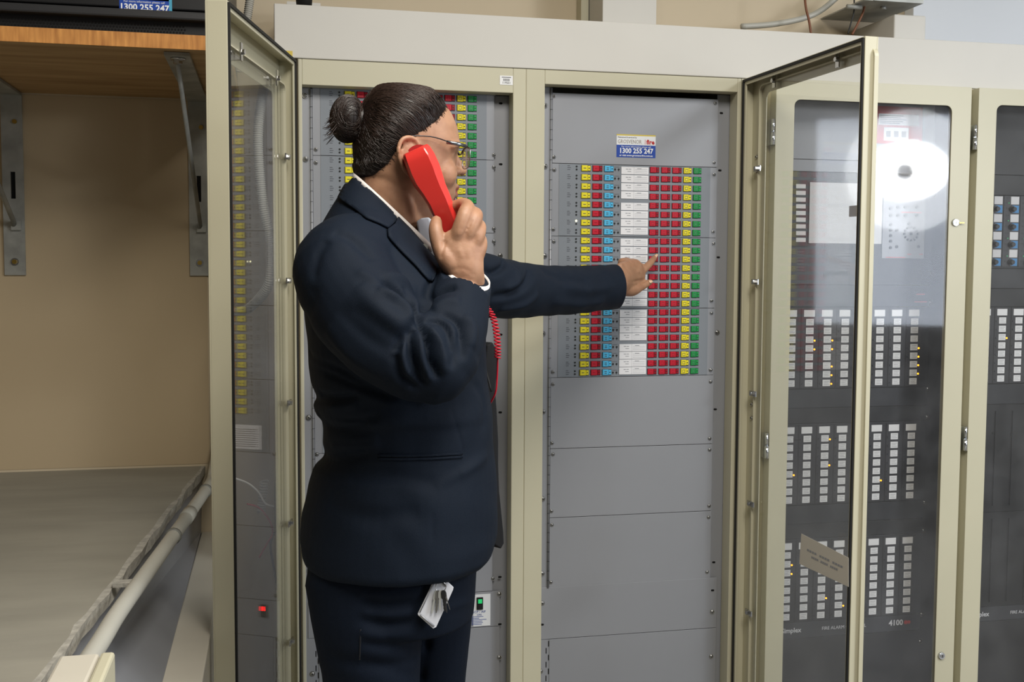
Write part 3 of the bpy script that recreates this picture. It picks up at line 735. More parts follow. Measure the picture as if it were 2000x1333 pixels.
door2, _ = make_door(cab2, d2h, d2f, d2w, 0.032, ZD0, ZT-0.002, 'open glazed cream door', -1, True, (0.075, 0.014, 0.08, 0.045))
def lockbits(r, w, thick, s, z):
    B(w-0.062, w-0.018, min(-s*thick*0.3, -s*thick*0.3-s*0.004), max(-s*thick*0.3, -s*thick*0.3-s*0.004), z-0.012, z+0.012, 'steel').build('latch_tongue', r)
lockbits(door1, d1w, 0.042, 1, W(458, 376, -0.575).z-ZD0)
lockbits(door2, d2w, 0.032, -1, W(1664, 410, -0.57).z-ZD0)
# doors hinge screws on the hinge stile
def hs(r, s, thick, xs, zs):
    for x in xs:
        for z in zs:
            c = MB(); c.disc((x, s*(-thick+0.003), z), 0.006, (0, s, 0), 0.004, 'steel', 10, r2=0.004); c.disc((x, s*(-thick+0.007), z), 0.002, (0, s, 0), 0.0005, 'hole', 6); c.build('screw', r)
hs(door1, 1, 0.042, (0.03,), [1.5+v-ZD0 for v in (0.335, 0.298, -0.335, -0.372)])
hs(door2, -1, 0.032, (0.03,), [1.5+v-ZD0 for v in (0.30, 0.263, -0.36, -0.397)])

# filler between cabinet 2 and 3
YD = -0.036
X3L = W(1515, 250, YD).x; X3R = W(1893, 400, YD).x; X3R = W(1886, 563, YD).x
X4L = W(1900, 563, YD).x
CX3A = X2B+0.004; CX3B = (X3R+X4L)/2
B(X2B+0.001, X3L-0.022, -0.001, WALLY-0.004, 0.1, ZT, 'cream').build('filler_panel', label='narrow cream filler panel between second and third cabinets', cat='panel')
CX3A = X3L-0.021
CX4B = X4L+0.60
def closed_cabinet(xa, xb, xl, xr, label, dlabel, winpx):
    c = empty('cabinet', ((xa+xb)/2, 0.1, 0), label, 'cabinet')
    zb = 0.1
    B(xa, xa+0.003, 0.0, WALLY-0.004, zb, ZT, 'cream').build('side_panel', c); B(xb-0.003, xb, 0.0, WALLY-0.004, zb, ZT, 'cream').build('side_panel', c)
    B(xa, xb, 0.0, WALLY-0.004, ZT-0.003, ZT, 'cream').build('top_panel', c)
    b = MB(); b.box(xa+0.0005, xl+0.024, -0.001, 0.03, zb, ZT, 'cream_dark'); b.box(xr-0.024, xb-0.0005, -0.001, 0.03, zb, ZT, 'cream_dark'); b.box(xl+0.024, xr-0.024, -0.001, 0.03, ZT-0.03, ZT, 'cream_dark'); b.box(xl+0.024, xr-0.024, -0.001, 0.03, zb, zb+0.04, 'cream_dark')
    b.build('front_frame', c)
    B(xa+0.01, xb-0.01, 0.02, WALLY-0.02, 0, zb, 'black').build('plinth', c)
    a, t = W(winpx[0], 300, YD), W(winpx[0]+50, winpx[2], YD)
    wl = a.x-xl; wr = xr-W(winpx[1], 300, YD).x if winpx[1] else 0.07
    d, Y = make_door(c, (xl, YD+0.033), Vector((1, 0)), xr-xl, 0.033, ZD0, ZT-0.002, dlabel, 1, False, (wl, wr, 0.08, ZT-0.002-t.z))
    return c, d
cab3, door3 = closed_cabinet(CX3A, CX3B-0.0005, X3L, X3R, 'closed cabinet with dark racks of white labels behind the right open door', None, (1550, 1857, 196))
cab4, door4 = closed_cabinet(CX3B+0.0005, CX4B, X4L, X4L+0.585, 'rightmost cabinet with blue knobs behind its glazed door', None, (1944, None, 207))
# hinges and locks on the doors (local frame of the door: hinge at x=0, outer face y=-0.033)
def dhinge(d, z):
    b = MB(); b.tube([(-0.006, -0.030, z-0.034), (-0.006, -0.030, z-0.001)], 0.0065, 'chrome', 14); b.tube([(-0.006, -0.030, z+0.001), (-0.006, -0.030, z+0.034)], 0.0045, 'chrome', 14)
    b.box(-0.010, -0.0005, -0.03, -0.004, z-0.034, z+0.034, 'chrome'); b.build('hinge', d)
for d, zs in ((door3, (W(1500, 257, YD).z, W(1487, 872, YD).z)), (door4, (W(1899, 268, YD).z, W(1878, 858, YD).z))):
    for z in zs: dhinge(d, z-ZD0)
def dlock(px, py, key):
    p = W(px, py, YD); x = p.x-X3L; z = p.z-ZD0
    l = MB(); l.disc((x, -0.033, z), 0.0105, (0, -1, 0), 0.006, 'chrome', 18, r2=0.009); l.disc((x, -0.039, z), 0.006, (0, -1, 0), 0.001, 'steel', 12); l.box(x-0.0008, x+0.0008, -0.0405, -0.040, z-0.004, z+0.004, 'hole')
    o = l.build('lock', door3)
    if key: MB().box(x+0.0095, x+0.024, -0.041, -0.039, z-0.002, z+0.001, 'brass').build('key', door3)
dlock(1865, 435, True); dlock(1838, 1281, False)

# ---- contents of cabinet 3 and 4
Y3 = 0.075
def dpanel(c, x0, x1, zt, zb, m='dark3', nm='blank_panel'):
    return B(x0, x1, Y3, Y3+0.004, zb+0.0008, zt-0.0008, m).build(nm, c, bevel=0.0006)
def z3(py, px=1600): return W(px, py, Y3).z
XA3 = CX3A+0.004; XB3 = W(1812, 700, Y3).x
B(XB3+0.001, CX3B-0.004, Y3+0.004, Y3+0.008, 0.15, ZT-0.03, 'dark_rack').build('mounting_rail', cab3)
B(CX3A+0.004, CX3B-0.004, WALLY-0.03, WALLY-0.02, 0.15, ZT-0.03, 'black').build('back_panel', cab3)
dpanel(cab3, XA3, XB3, ZT-0.03, z3(312), 'greypanel'); dpanel(cab3, XA3, XB3, z3(312), z3(336), 'greypanel')
XM = W(1722, 400, Y3).x
dpanel(cab3, XA3, XB3, z3(336), z3(557), 'dark3'); dpanel(cab3, XA3, XB3, z3(557), z3(600), 'dark3')
def label_mesh(w, h, lines, nm):
    b = MB(); b.box(-w, w, -0.0010, 0, -h, h, 'tile_white')
    for k in range(lines):
        z = h-(k+1)*2*h/(lines+1); b.box(-w*0.7, w*(0.7-0.25*(k % 2)), -0.0012, -0.0010, z-h*0.05, z+h*0.05, 'inkgrey')
    return b.data(nm, False)[0]
px3 = (W(1782, 650, Y3).x-W(1578, 650, Y3).x)/6.0
LM = label_mesh(0.0116, 0.0091, 3, 'label_tile'); LH = label_mesh(0.0165, 0.0095, 0, 'header_tile')
def led_module(c, xfirst, ncol, zt, zb, lit, pitch=None):
    pitch = pitch or px3
    x0 = xfirst-pitch*0.5; x1 = x0+ncol*pitch
    b = MB(); b.box(x0, x1, Y3-0.006, Y3-0.001, zb, zt, 'dark_module'); md = b.build('label_module', c)
    dots = MB(); st_ = MB()
    rp = (zt-zb)/9.1
    for i in range(ncol):
        x = x0+(i+0.5)*pitch
        st_.box(x-pitch*0.46, x-pitch*0.43, Y3-0.0068, Y3-0.006, zb, zt, 'hole')
        place('header_tile', LH, (x, Y3-0.006, zt-rp*0.55), md)
        for k in range(8):
            z = zt-rp*(k+1.55)
            place('label_tile', LM, (x+0.002, Y3-0.006, z), md)
            dots.disc((x-0.0165, Y3-0.006, z-0.002), 0.0032, (0, -1, 0), 0.002, 'dark3', 8)
            dots.disc((x+0.0175, Y3-0.006, z-0.003), 0.0019 if (i, k) not in lit else 0.0026, (0, -1, 0), 0.0015, 'led_amber' if (i, k) in lit else 'led_off', 8)
            dots.disc((x+0.0175, Y3-0.006, z+0.004), 0.0016, (0, -1, 0), 0.0012, 'led_off', 8)
    dots.build('buttons_and_lights', md, kind='stuff'); st_.build('column_grooves', md, kind='stuff')
    return md
xA = W(1578, 650, Y3).x-px3
MODS = ((603, 758, {(1, 3), (1, 2), (2, 2), (2, 3), (2, 5), (2, 6), (2, 7), (7, 3), (7, 4), (7, 5), (7, 6)}),
        (831, 985, {(0, 4), (2, 0), (2, 3), (5, 5)}), (1056, 1212, {(0, 1), (0, 2), (2, 5), (3, 6)}))
zprev = z3(600)
for i, (yt, yb, lit) in enumerate(MODS):
    zt, zb = z3(yt, 1570), z3(yb, 1570)
    dpanel(cab3, XA3, XB3, zt+0.004, zb-0.004, 'dark3b', 'carrier_panel')
    led_module(cab3, xA, 8, zt, zb, lit)
    if i < 2:
        zn = z3(MODS[i+1][0], 1570)
        zm = z3(798 if i == 0 else 1024, 1570)
        dpanel(cab3, XA3, XB3, zb-0.004, zm, 'dark3b'); dpanel(cab3, XA3, XB3, zm, zn+0.004, 'dark_rack')
zt = z3(1212, 1570)-0.004; zn_ = z3(1247, 1570)
nameplate = dpanel(cab3, XA3, XB3, zt, zn_, 'dark3', 'nameplate')
dpanel(cab3, XA3, XB3, zn_, 0.15, 'dark_rack')
zc_ = (zt+zn_)/2
text('lettering', 'Simplex', 0.0195, W(1526, 1226, Y3).x, zc_, Y3-0.0006, 'silver_text', cab3, 'LEFT', bold=0.0004)
text('lettering', 'FIRE ALARM CONTROL', 0.0135, W(1605, 1220, Y3).x, zc_, Y3-0.0006, 'silver_text', cab3, 'LEFT')
p = W(1736, 1211, Y3)
text('lettering', '4100', 0.023, p.x, zc_+0.001, Y3-0.0006, 'silver_text', cab3, 'LEFT', bold=0.0006)
q = W(1769, 1210, Y3); MB().disc((q.x, Y3-0.0004, zc_+0.001), 0.0062, (0, -1, 0), 0.0006, 'print_red', 14).build('logo', cab3)
MB().disc((q.x+0.010, Y3-0.0004, zc_+0.001), 0.0052, (0, -1, 0), 0.0006, 'print_red', 14).build('logo', cab3)
# upper controller of cabinet 3
ctl = MB(); a_ = W(1545, 350, Y3); 
ctl.box(W(1543, 400, Y3).x, W(1577, 400, Y3).x, Y3-0.005, Y3-0.001, z3(482, 1560), z3(352, 1560), 'dark_module')
cs = ctl.build('label_strip', cab3)
LS = label_mesh(0.0145, 0.0058, 0, 'strip_tile')
for k in range(9): place('strip_tile', LS, W(1564, 364+k*13.1, Y3-0.005), cs)
MB().box(W(1580, 400, Y3).x, W(1722, 400, Y3).x, Y3-0.004, Y3-0.001, z3(476, 1650), z3(358, 1650), 'card').build('paper_sheet', cab3, label='blank white paper sheet')
b = MB(); b.box(W(1724, 400, Y3).x, W(1806, 400, Y3).x, Y3-0.003, Y3-0.001, z3(505, 1760), z3(345, 1760), 'greypanel')
kp = b.build('keypad', cab3)
b = MB()
kx, ky = 1779, 457
for k in range(12):
    a = 2*PI*k/12; p = W(kx+13*math.cos(a), ky+13*math.sin(a), Y3-0.003); b.disc(p, 0.0035, (0, -1, 0), 0.002, 'dark3', 8)
for dx, dy in ((-50, -20), (-50, -8), (-50, 4), (-50, 16), (-50, 30), (-50, -55), (-50, -40), (-32, -58), (-14, -58), (-32, -40), (-14, -40), (14, -58), (14, -40), (0, 0), (-35, 28), (18, 28), (-35, -8), (-5, -22)):
    p = W(kx+dx*0.8, ky+dy*0.9, Y3-0.003); b.disc(p, 0.0045, (0, -1, 0), 0.002, 'dark3', 10)
b.build('round_keys', kp, kind='stuff')
b = MB()
for k in range(5):
    p = W(1733, 510+k*3, Y3); 
for (x0_, x1_, y_) in ((1730, 1768, 503), (1772, 1780, 497), (1795, 1802, 497), (1790, 1806, 575), (1786, 1810, 590), (1760, 1800, 415)):
    p, q = W(x0_, y_, Y3-0.003), W(x1_, y_, Y3-0.003); b.box(p.x, q.x, Y3-0.0034, Y3-0.003, p.z-0.0012, p.z+0.0012, 'print_pink')
b.build('red_print', kp)
# little dark windows under the sheet
for (x, y_, w_, h_) in ((1617, 480, 7, 4), (1612, 538, 3.5, 3.5)):
    p = W(x, y_, Y3-0.001); s_ = 0.00145; B(p.x-w_*s_, p.x+w_*s_, Y3-0.002, Y3, p.z-h_*s_, p.z+h_*s_, 'black').build('indicator_window', cab3)
b = MB()
for k in range(7):
    for (x0_, x1_) in ((1556, 1570), (1640, 1662)):
        p, q = W(x0_, 492+k*6, Y3), W(x1_, 492+k*6, Y3); b.box(p.x, q.x, Y3-0.0004, Y3, p.z-0.0004, p.z+0.0004, 'inkgrey')
b.build('printed_legend', cab3, kind='stuff')
# red and white notice inside cabinet 3
p0, p1 = W(1714, 207, Y3-0.002), W(1800, 283, Y3-0.002); y = Y3-0.002; hx = p1.x-p0.x; hz = p0.z-p1.z
nt_ = MB(); nt_.box(p0.x, p1.x, y-0.001, y, p1.z, p0.z, 'print_red')
nt_.box(p0.x+0.004, p1.x-0.012, y-0.0013, y-0.001, p1.z+hz*0.50, p0.z-hz*0.2, 'card'); nt_.box(p0.x+hx*0.15, p0.x+hx*0.7, y-0.0013, y-0.001, p1.z+hz*0.08, p1.z+hz*0.44, 'card'); nt_.box(p0.x+hx*0.72, p1.x-0.010, y-0.0013, y-0.001, p1.z+hz*0.04, p1.z+hz*0.14, 'card')
for k in range(5): nt_.box(p0.x+0.008, p0.x+hx*(0.5+0.07*(k % 3)), y-0.0015, y-0.0013, p1.z+hz*(0.54+k*0.05), p1.z+hz*(0.56+k*0.05), 'ink')
for k in range(3):
    nt_.box(p0.x+hx*(0.2+k*0.17), p0.x+hx*(0.3+k*0.17), y-0.0015, y-0.0013, p1.z+hz*0.18, p1.z+hz*0.34, 'inkgrey')
nt_.build('notice', cab3, label='red and white instruction notice')
# screws on right rail of cabinet 3
for (x, y_) in ((1823, 380), (1818, 535), (1817, 592), (1812, 760), (1811, 815), (1806, 982), (1803, 1037), (1800, 1201), (1797, 1254)): screw(W(x, y_, Y3+0.0035), cab3, True)
# folded paper note leaning inside the open door 2 glass
nh = [(1565, 1043), (1657, 1090), (1657, 1147), (1561, 1102)]
dn = Vector((d2f.x, d2f.y)).normalized(); nrm = Vector((dn.y, -dn.x))
def on_door2(px, py, off=0.012):
    # plane of the pane of door 2
    P0 = Vector((d2h[0], d2h[1], 0))+Vector((-nrm.x, -nrm.y, 0))*(-0.025+off*0) ; N = Vector((nrm.x, nrm.y, 0)); d = ray(px, py)
    return CAM+d*((P0-CAM).dot(N)/d.dot(N))
vs = [on_door2(*q) for q in nh]; th = Vector((0.0006, 0, 0))
b = MB(); b.add([v for v in vs]+[v+th for v in vs], [(0, 1, 2, 3), (7, 6, 5, 4), (0, 4, 5, 1), (1, 5, 6, 2), (2, 6, 7, 3), (3, 7, 4, 0)], 'paper_back')if False else None
mat('paper_note', (196, 190, 178), 0.7)
b = MB(); b.add([v for v in vs]+[v+th for v in vs], [(0, 1, 2, 3), (7, 6, 5, 4), (0, 4, 5, 1), (1, 5, 6, 2), (2, 6, 7, 3), (3, 7, 4, 0)], 'paper_note')
note = b.build('paper_note', label='small paper note stuck on the pane of the right open door', cat='note', fix=True)
b = MB()
for k, (t0, t1) in enumerate(((0.15, 0.9), (0.25, 0.8))):
    f_ = 0.42+k*0.17
    L_ = vs[0]*(1-f_)+vs[3]*f_; R_ = vs[1]*(1-f_)+vs[2]*f_
    A_ = L_*(1-t0)+R_*t0; C_ = L_*(1-t1)+R_*t1; e = Vector((-0.0004, 0, 0)); h_ = Vector((0, 0, 0.0022))
    n_ = 14
    for j in range(n_):
        if j % 5 == 4: continue
        a = A_*(1-j/n_)+C_*(j/n_)+e; c = A_*(1-(j+0.8)/n_)+C_*((j+0.8)/n_)+e
        b.add([a-h_, c-h_, c+h_, a+h_], [(0, 1, 2, 3)], 'inkgrey')
b.build('faded_lettering', note)

# ---- cabinet 4
XA4 = CX3B+0.004; XB4 = CX4B-0.004
B(XA4, XB4, WALLY-0.03, WALLY-0.02, 0.15, ZT-0.03, 'black').build('back_panel', cab4)
def z4(py, px=1960): return W(px, py, Y3).z
dpanel(cab4, XA4, XB4, ZT-0.03, z4(342), 'dark_rack'); dpanel(cab4, XA4, XB4, z4(342), z4(382), 'dark_rack')
dpanel(cab4, XA4, XB4, z4(382), z4(525), 'dark3b', 'carrier_panel')
xk = W(1972, 450, Y3).x; pk = px3
def knob_col(x):
    b = MB(); zt = z4(383); zb = z4(521)
    b.box(x-pk*0.48, x+pk*0.48, Y3-0.006, Y3-0.001, zb, zt, 'dark3'); md = b.build('knob_module', cab4)
    rp = (zt-zb)/4
    for k in range(4):
        z = zt-rp*(k+0.5)
        MB().box(x-0.004, x+pk*0.42, Y3-0.0072, Y3-0.006, z+rp*0.02, z+rp*0.46, 'card').build('label_tile', md)
        MB().box(x+0.001, x+pk*0.42, Y3-0.0072, Y3-0.006, z-rp*0.46, z-rp*0.04, 'knob_blue').build('blue_tile', md)
        kb = MB(); kb.disc((x+0.001, Y3-0.006, z-rp*0.25), 0.0095, (0, -1, 0), 0.004, 'knob', 16); kb.disc((x+0.001, Y3-0.010, z-rp*0.25), 0.0075, (0, -1, 0), 0.010, 'knob', 12, r2=0.006); kb.build('rotary_knob', md)
        d = MB()
        for j in range(3):
            d.disc((x-0.017, Y3-0.006, z+rp*(0.4-j*0.3)), 0.0022, (0, -1, 0), 0.001, 'led_off', 8); d.disc((x-0.010, Y3-0.006, z+rp*(0.4-j*0.3)), 0.0016, (0, -1, 0), 0.001, 'led_green' if j == 1 else 'led_off', 8)
        d.build('small_lights', md, kind='stuff')
for k in (-1, 0, 1, 2, 3): knob_col(xk+k*pk)
dpanel(cab4, XA4, XB4, z4(525), z4(564), 'dark3b'); dpanel(cab4, XA4, XB4, z4(564), z4(600), 'dark_rack')
dpanel(cab4, XA4, XB4, z4(600), z4(750), 'dark3b', 'carrier_panel')
led_module(cab4, W(1953, 660, Y3).x-px3, 6, z4(601), z4(748), {(1, 2)})
dpanel(cab4, XA4, XB4, z4(750), z4(790), 'dark3b')
pz0, pz1 = z4(790), z4(1000)
dpanel(cab4, XA4, XB4, pz0, pz1, 'dark_rack')
b = MB()
for k in range(5):
    x = xk-pk*0.5+k*pk*1.05; b.box(x, x+0.002, Y3-0.004, Y3, pz1+0.02, pz0-0.02, 'dark3b')
b.build('ribs', cab4)
MB().disc((W(1940, 846, Y3).x, Y3, W(1940, 846, Y3).z), 0.004, (0, -1, 0), 0.002, 'hole', 10).build('slot_hole', cab4)
MB().disc((W(1980, 850, Y3).x, Y3, W(1980, 850, Y3).z), 0.012, (0, -1, 0), 0.002, 'black', 16).build('round_cover', cab4)
dpanel(cab4, XA4, XB4, pz1, z4(1184), 'dark_rack')
b = MB()
for k in range(5):
    x = xk-pk*0.5+k*pk*1.05; b.box(x, x+0.002, Y3-0.004, Y3, z4(1175), pz1-0.02, 'dark3b')
b.build('ribs', cab4)
np4 = dpanel(cab4, XA4, XB4, z4(1184), z4(1212), 'dark3', 'nameplate')
dpanel(cab4, XA4, XB4, z4(1212), 0.15, 'dark_rack')
zc4 = (z4(1184)+z4(1212))/2
text('lettering', 'Simplex', 0.0195, W(1896, 1196, Y3).x, zc4, Y3-0.0006, 'silver_text', cab4, 'LEFT', bold=0.0004)
text('lettering', 'FIRE ALARM CONTROL', 0.0135, W(1973, 1192, Y3).x, zc4, Y3-0.0006, 'silver_text', cab4, 'LEFT')

# ---- small round deflector plate of the photo lamp, mirrored in the pane of the third cabinet
dv = (Vector((1.2, 0.0, 1.3))-Vector((3.52, -2.95, 2.07))).normalized()
dl = empty('studio_lamp', Vector((3.52, -2.95, 2.07)), 'studio lamp head mirrored in the closed glass door behind the open one', 'lamp')
MB().disc(Vector((3.52, -2.95, 2.07))+dv*0.06, 0.052, dv, 0.006, 'black', 24).build('deflector', dl)
MB().disc(Vector((3.58, -3.02, 2.08))-dv*0.10, 0.10, dv, 0.12, 'rack_black', 24).build('lamp_body', dl)
MB().tube([Vector((3.60, -3.05, 2.08)), Vector((3.60, -3.05, 2.999))], 0.006, 'rack_black', 12).build('hanger_rod', dl)
# ================================================================== the woman
mat('skin', (176, 134, 106), 0.5, noise=0.12, nscale=45, bump=0.12, bscale=260, sss=0.12, col2=(158, 116, 90))
mat('skin_lip', (150, 84, 76), 0.45, sss=0.1)
mat('nail', (226, 190, 160), 0.3)
mat('navy', (19, 28, 41), 0.7, spec=0.15, bump=0.3, bscale=900, sheen=0.0, noise=0.12, nscale=5)
mat('navy_trouser', (17, 25, 38), 0.75, spec=0.12, bump=0.3, bscale=900)
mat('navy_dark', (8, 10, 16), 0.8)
mat('navy_seam', (14, 17, 26), 0.85)
mat('shirt', (232, 226, 222), 0.7)
mat('shirt_blue', (212, 222, 232), 0.7, bump=0.2, bscale=40)
mat('hair', (30, 21, 17), 0.42, spec=0.5, noise=0.3, nscale=30)
mat('hair_strand', (46, 32, 26), 0.38, spec=0.6)
mat('phone_red', (230, 58, 52), 0.3, spec=0.6, coat=0.3)
mat('phone_dark', (150, 14, 16), 0.4)
mat('frame_silver', (150, 155, 162), 0.25, metal=1.0)
mat('frame_dark', (70, 72, 76), 0.3, metal=1.0)
mat('shoe', (14, 14, 15), 0.35)
mat('eye_white', (225, 220, 215), 0.25); mat('iris', (50, 32, 22), 0.2)
mat('cord_red', (206, 24, 50), 0.35)
mat('card_plastic', (222, 224, 232), 0.25, coat=0.4)

PY = -0.85
pbase = W(760, 1100, PY); person = empty('person', (pbase.x, PY, 0.0), 'woman in a navy suit holding a red handset and pointing at a button', 'person')
OFF[person.name] = Vector((pbase.x, PY, 0))

def loft(rings, cap=True):
    """rings: list of lists of Vectors, same length -> (verts, faces)"""
    n = len(rings[0]); vs = [v for r in rings for v in r]; fs = []
    for i in range(len(rings)-1):
        for k in range(n): fs.append((i*n+k, i*n+(k+1) % n, (i+1)*n+(k+1) % n, (i+1)*n+k))
    if cap: fs += [tuple(range(n-1, -1, -1)), tuple(range((len(rings)-1)*n, len(rings)*n))]
    return vs, fs
def view_axes(p):
    d = Vector((p.x-CAM.x, p.y-CAM.y, 0)).normalized(); return Vector((d.y, -d.x, 0)), d
def limb(pts, rs, n=20, flat=None, ax=None, sub=6):
    """smooth tapered limb through world points"""
    path = smoothpath(pts, sub); N = len(path)
    t = np.linspace(0, len(pts)-1, N); rr = np.interp(t, range(len(pts)), rs)
    ff = np.interp(t, range(len(pts)), flat) if flat else np.ones(N)
    rings = []; prev = None
    for i, p in enumerate(path):
        tg = (path[min(i+1, N-1)]-path[max(i-1, 0)]).normalized()
        if prev is None: a = (Vector(ax)-tg*Vector(ax).dot(tg)).normalized() if ax is not None else tg.orthogonal().normalized()
        else: a = (prev-tg*prev.dot(tg)).normalized()
        prev = a; b_ = tg.cross(a)
        rings.append([p+a*math.cos(2*PI*k/n)*rr[i]+b_*math.sin(2*PI*k/n)*rr[i]*ff[i] for k in range(n)])
    # rounded ends
    def endcap(rg, c, tg, r):
        out = []
        for q in (0.5, 0.85, 0.98):
            s_ = math.sqrt(1-q*q); out.append([c+(v-c)*s_+tg*r*q for v in rg])
        return out
    t0 = (path[0]-path[1]).normalized(); t1 = (path[-1]-path[-2]).normalized()
    rings = endcap(rings[0], path[0], t0, rr[0]*min(1, ff[0]))[::-1]+rings+endcap(rings[-1], path[-1], t1, rr[-1]*min(1, ff[-1]))
    return loft(rings)
def merge(parts):
    V = []; F = []
    for vs, fs in parts:
        k = len(V); V += [Vector(v) for v in vs]; F += [tuple(i+k for i in f) for f in fs]
    return V, F
def remesh(parts, voxel, smooth=4, name='tmp', factor=0.5):
    V, F = merge(parts)
    me = bpy.data.meshes.new(name); me.from_pydata([tuple(v) for v in V], [], F); me.update()
    bm = bmesh.new(); bm.from_mesh(me); bmesh.ops.recalc_face_normals(bm, faces=bm.faces); bm.to_mesh(me); bm.free()
    o = bpy.data.objects.new(name, me); COL.objects.link(o)
    m = o.modifiers.new('r', 'REMESH'); m.mode = 'VOXEL'; m.voxel_size = voxel; m.use_smooth_shade = True
    s = o.modifiers.new('s', 'SMOOTH'); s.factor = factor; s.iterations = smooth
    dg = bpy.context.evaluated_depsgraph_get(); dg.update()
    out = bpy.data.meshes.new_from_object(o.evaluated_get(dg)); out.name = name
    bpy.data.objects.remove(o); bpy.data.meshes.remove(me)
    return out
def co(me):
    a = np.empty(len(me.vertices)*3); me.vertices.foreach_get('co', a); return a.reshape(-1, 3)
def nrm_(me):
    a = np.empty(len(me.vertices)*3); me.vertex_normals.foreach_get('vector', a); return a.reshape(-1, 3)
def setco(me, V): me.vertices.foreach_set('co', V.ravel()); me.update()
def bvh(me):
    V = co(me); return BVHTree.FromPolygons([Vector(v) for v in V], [tuple(p.vertices) for p in me.polygons])
def hit(T, px, py, near=None):
    d = ray(px, py).normalized(); h = T.ray_cast(CAM, d)
    if h[0] is not None: return h[0], h[1]
    best = None
    for k in range(30):
        q = CAM+d*(1.5+0.03*k); g = T.find_nearest(q)
        if g[0] is not None and (best is None or g[3] < best[2]): best = (g[0], g[1], g[3])
    return best[0], best[1]
def strokes(me, lst, T=None):
    """sculpt: every stroke pushes the surface along its normals by a gaussian profile"""
    T = T or bvh(me); V = co(me); N = nrm_(me); D_ = np.zeros(len(V))
    for pts, wd_, amp in lst:
        P3 = smoothpath([hit(T, x, y)[0] for x, y in pts], 5); P3 = np.array([tuple(p) for p in P3])
        lo = P3.min(0)-wd_*3; hi = P3.max(0)+wd_*3
        idx = np.where(((V > lo) & (V < hi)).all(1))[0]
        if len(idx) == 0: continue
        best = np.full(len(idx), 9.0); tt = np.zeros(len(idx))
        for i in range(len(P3)-1):
            a = P3[i]; ab = P3[i+1]-a; L2 = max(ab@ab, 1e-12)
            t = np.clip(((V[idx]-a)@ab)/L2, 0, 1); dd = np.linalg.norm(V[idx]-(a+t[:, None]*ab), axis=1)
            u = dd < best; best[u] = dd[u]; tt[u] = (i+t[u])/(len(P3)-1)
        taper = np.sin(np.clip(tt, 0, 1)*PI)**0.5*0.85+0.15
        D_[idx] += amp*np.exp(-(best/wd_)**2)*taper
    setco(me, V+N*D_[:, None])
def finish(me, name, mats, parent, **kw):
    V = co(me); c = (V.min(0)+V.max(0))/2; setco(me, V-c)
    me.materials.clear()
    for m in mats: me.materials.append(M[m])
    me.polygons.foreach_set('use_smooth', [True]*len(me.polygons)); me.name = name
    o = place(name, me, Vector(c), parent); return tag(o, **kw)

# ------------------------------------------------------------ head (local frame: f forward, s to her left, u up)
HA = math.radians(8)
HF = Vector((math.cos(HA), math.sin(HA), 0)); HS = Vector((-math.sin(HA), math.cos(HA), 0)); HU = Vector((0, 0, 1))
tilt = math.radians(-3)
HF, HU = HF*math.cos(tilt)+HU*math.sin(tilt), HU*math.cos(tilt)-HF*math.sin(tilt)
HO = W(790, 316, PY)+Vector((0, 0.0, 0))
def HP(f, s, u): return HO+HF*f+HS*s+HU*u
HT = [(0.121, 0.004, -0.02, 0.018), (0.117, 0.035, -0.045, 0.042), (0.105, 0.058, -0.058, 0.060), (0.088, 0.076, -0.068, 0.070), (0.065, 0.088, -0.074, 0.0745), (0.038, 0.094, -0.078, 0.0765), (0.024, 0.093, -0.079, 0.076),
      (0.010, 0.089, -0.078, 0.0745), (-0.010, 0.089, -0.076, 0.072), (-0.03, 0.091, -0.076, 0.069), (-0.05, 0.091, -0.066, 0.064), (-0.068, 0.087, -0.025, 0.056), (-0.082, 0.076, -0.005, 0.046), (-0.094, 0.066, 0.012, 0.028)]
hu = [r[0] for r in HT][::-1]; hf = [r[1] for r in HT][::-1]; hb = [r[2] for r in HT][::-1]; hw = [r[3] for r in HT][::-1]
def head_point(u, ph, off=0.0):
    xf, xb, w = np.interp(u, hu, hf), np.interp(u, hu, hb), np.interp(u, hu, hw)
    c = (xf+xb)/2*0.6+(-0.008)*0.4
    a = (xf-c) if math.cos(ph) >= 0 else (c-xb); e = 0.88
    cc, ss = math.cos(ph), math.sin(ph)
    cc = math.copysign(abs(cc)**e, cc); ss = math.copysign(abs(ss)**e, ss)
    return (c+(a+off)*cc, (w+off)*ss)
def head_rings(off=0.0, n=64, m=60, u0=-0.094, u1=0.121):
    out = []
    for i in range(m+1):
        t = i/m; u = u0+(u1-u0)*(1-math.cos(t*PI))/2
        uu = u; r = []
        for k in range(n):
            f, s = head_point(u, 2*PI*k/n, off); r.append(HP(f, s, uu+off*math.sin((t-0.5)*PI)))
        out.append(r)
    return out
head = loft(head_rings())
parts = [head]
def ell(c, rf, rs, ru, n=16, m=10, fr=None):
    A, B_, C_ = fr or (HF, HS, HU); rings = []
    for i in range(1, m):
        t = PI*i/m; rings.append([c+A*rf*math.sin(t)*math.cos(2*PI*k/n)+B_*rs*math.sin(t)*math.sin(2*PI*k/n)+C_*(-ru)*math.cos(t) for k in range(n)])
    return loft(rings)
